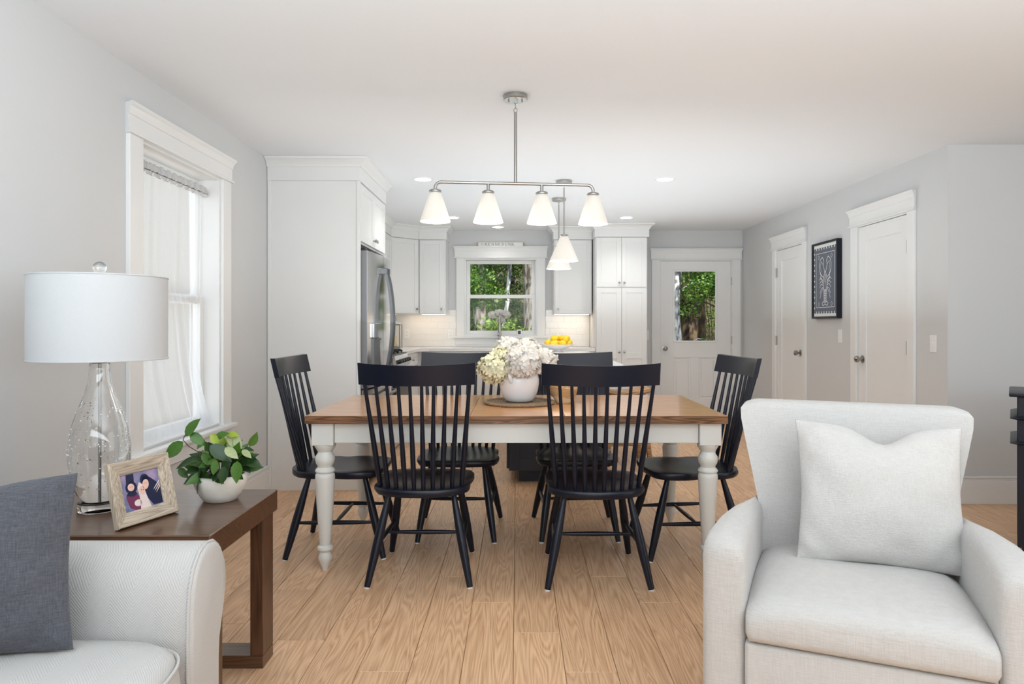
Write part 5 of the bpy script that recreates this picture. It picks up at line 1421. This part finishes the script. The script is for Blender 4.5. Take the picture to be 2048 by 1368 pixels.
place(sp_, M); tag(sp_, 'slate blue square pillow on the cream sofa', 'pillow')

# ================================================================== ARMCHAIR
AC = Vector((.883, 1.735, 0)); AY = R(-23)
ac = thing('armchair', 'off-white linen armchair with flared back at the lower right', 'armchair', AC, AY)
def loft(mb, secs, n_cap=True): mb.rings(secs)
# arms: local x across, y back.
def arm(sg):
    secs = []
    for (y, xo, xi, zt) in ((-.012, .365, .310, .560), (-.010, .385, .300, .590), (.0, .398, .290, .607), (.02, .402, .286, .619), (.08, .400, .284, .628), (.20, .388, .282, .632), (.34, .366, .280, .628), (.48, .340, .276, .615), (.60, .320, .272, .60)):
        z0 = .03; w = xo-xi
        ring = [(xi, z0), (xi, .30), (xi, zt-.045), (xi+.006, zt-.022), (xi+.020, zt-.007), (xi+w*.5, zt), (xo-.020, zt-.006), (xo-.006, zt-.022), (xo, zt-.05), (xo, .30), (xo, z0)]
        secs.append([(sg*x, y, z) for x, z in ring])
    m = MB().rings(secs); o = m.build('arm', linen, ac, smooth=50)
    MB().tube([(sg*(.292), .004, z) for z in (.04, .2, .4, .55)], .0022, 6).build('seam', linen, o, smooth=60)
arm(-1); arm(1)
# base front and seat
MB().box(-.288, .288, -.028, .60, .05, .353, .012, 3).build('front_panel', linen, ac, smooth=50)
n = 20; secs = []
def seat_ring(y, half, zt, zb, r=.03):
    pts = []
    top = 12
    for i in range(top+1):
        u = -1+2*i/top; ue = math.copysign(abs(u)**.8, u)
        pts.append((half*ue*.985, y, zt-((zt-zb)*.17)*abs(u)**4-((zt-zb)*.11 if abs(u) > .99 else 0)))
    pts += [(half*1.005, y, zb+(zt-zb)*.6), (half*1.005, y, zb+(zt-zb)*.2), (half*.975, y, zb), (-half*.975, y, zb), (-half*1.005, y, zb+(zt-zb)*.2), (-half*1.005, y, zb+(zt-zb)*.6)]
    return pts
for (y, half, zt, zb) in ((-.042, .272, .425, .380), (-.039, .278, .440, .367), (-.031, .283, .454, .360), (-.018, .285, .465, .357), (.005, .286, .474, .356), (.05, .286, .481, .356), (.14, .285, .487, .356), (.28, .282, .486, .356), (.42, .278, .476, .356), (.55, .272, .462, .356)):
    secs.append(seat_ring(y, half, zt, zb))
MB().rings(secs).build('seat_cushion', linen, ac, smooth=60)
# back: lofted in z, reclined, flares to the top; gently concave inner face
secs = []
for (z, h, yf, th_) in ((.10, .27, .52, .14), (.44, .275, .525, .15), (.52, .280, .535, .155), (.60, .290, .548, .16), (.70, .312, .570, .155), (.80, .335, .592, .15), (.87, .350, .606, .145), (.905, .352, .614, .135), (.922, .340, .622, .115), (.930, .315, .636, .085), (.932, .29, .650, .05)):
    ring = []; N = 14
    for i in range(N+1):
        u = -1+2*i/N
        ring.append((h*u, yf+.018*(1-u*u)-.010*abs(u)**6*0, z))
    ring += [(h*1.0, yf+.03, z), (h*.985, yf+th_*.8, z), (h*.95, yf+th_, z), (-h*.95, yf+th_, z), (-h*.985, yf+th_*.8, z), (-h, yf+.03, z)]
    secs.append(ring)
bk_ = MB().rings(secs).build('back', linen, ac, smooth=55)
MB().tube([(-.285, .60, .60), (-.31, .63, .70), (-.333, .652, .80), (-.347, .666, .87)], .0022, 6).tube([(.285, .60, .60), (.31, .63, .70), (.333, .652, .80), (.347, .666, .87)], .0022, 6).build('seam', linen, bk_, smooth=60)
for sx_ in (-.36, .36):
    for yy_ in (.05, .55): MB().lathe([(.016, 0), (.022, .032)], (sx_*(.9 if yy_ > .3 else 1), yy_, 0), 12).build('foot', walnut, ac)
ap = pillow('throw_pillow', '', knit, None, .475, .437, .16, 8, dip=.12)
M = Matrix.Translation(AC) @ Matrix.Rotation(AY, 4, 'Z') @ Matrix.Translation((.072, .372, .468)) @ Matrix.Rotation(R(6), 4, 'Z') @ Matrix.Rotation(R(-17), 4, 'X') @ Matrix.Rotation(R(1), 4, 'Y')
place(ap, M); tag(ap, 'off-white woven pillow leaning on the armchair back', 'pillow')

# ================================================================== BLACK SIDEBOARD at the right edge
sb = thing('sideboard', 'black wooden sideboard with moulded ledges at the right edge behind the armchair', 'sideboard', (2.565, 3.50, 0), R(-36))
MB().box(0, 1.3, 0, .42, .06, .832, .003).build('body', navy, sb)
MB().box(-.035, 1.335, -.035, .45, .832, .852, .006, 2).build('top', navy, sb)
for z in (.595, .722):
    MB().rings([[(-a_, -a_, z+b__), (1.3+a_, -a_, z+b__), (1.3+a_, .42, z+b__), (-a_, .42, z+b__)] for a_, b__ in ((.001, -.010), (.030, 0), (.030, .003), (.001, .010))]).build('ledge_moulding', navy, sb, smooth=20)
for i in range(3):
    d = MB().box(.035+i*.415, .435+i*.415, -.014, 0, .615, .705, .003).build('drawer', navy, sb); MB().sphere((.235+i*.415, -.022, .66), .012, 12, 8).build('knob', nickel, d)
    d = MB().box(.035+i*.415, .435+i*.415, -.012, 0, .10, .575, .003).build('door', navy, sb); MB().sphere((.09+i*.415, -.022, .42), .012, 12, 8).build('knob', nickel, d)
MB().box(.02, 1.28, .02, .40, 0, .06).build('plinth', navy, sb)
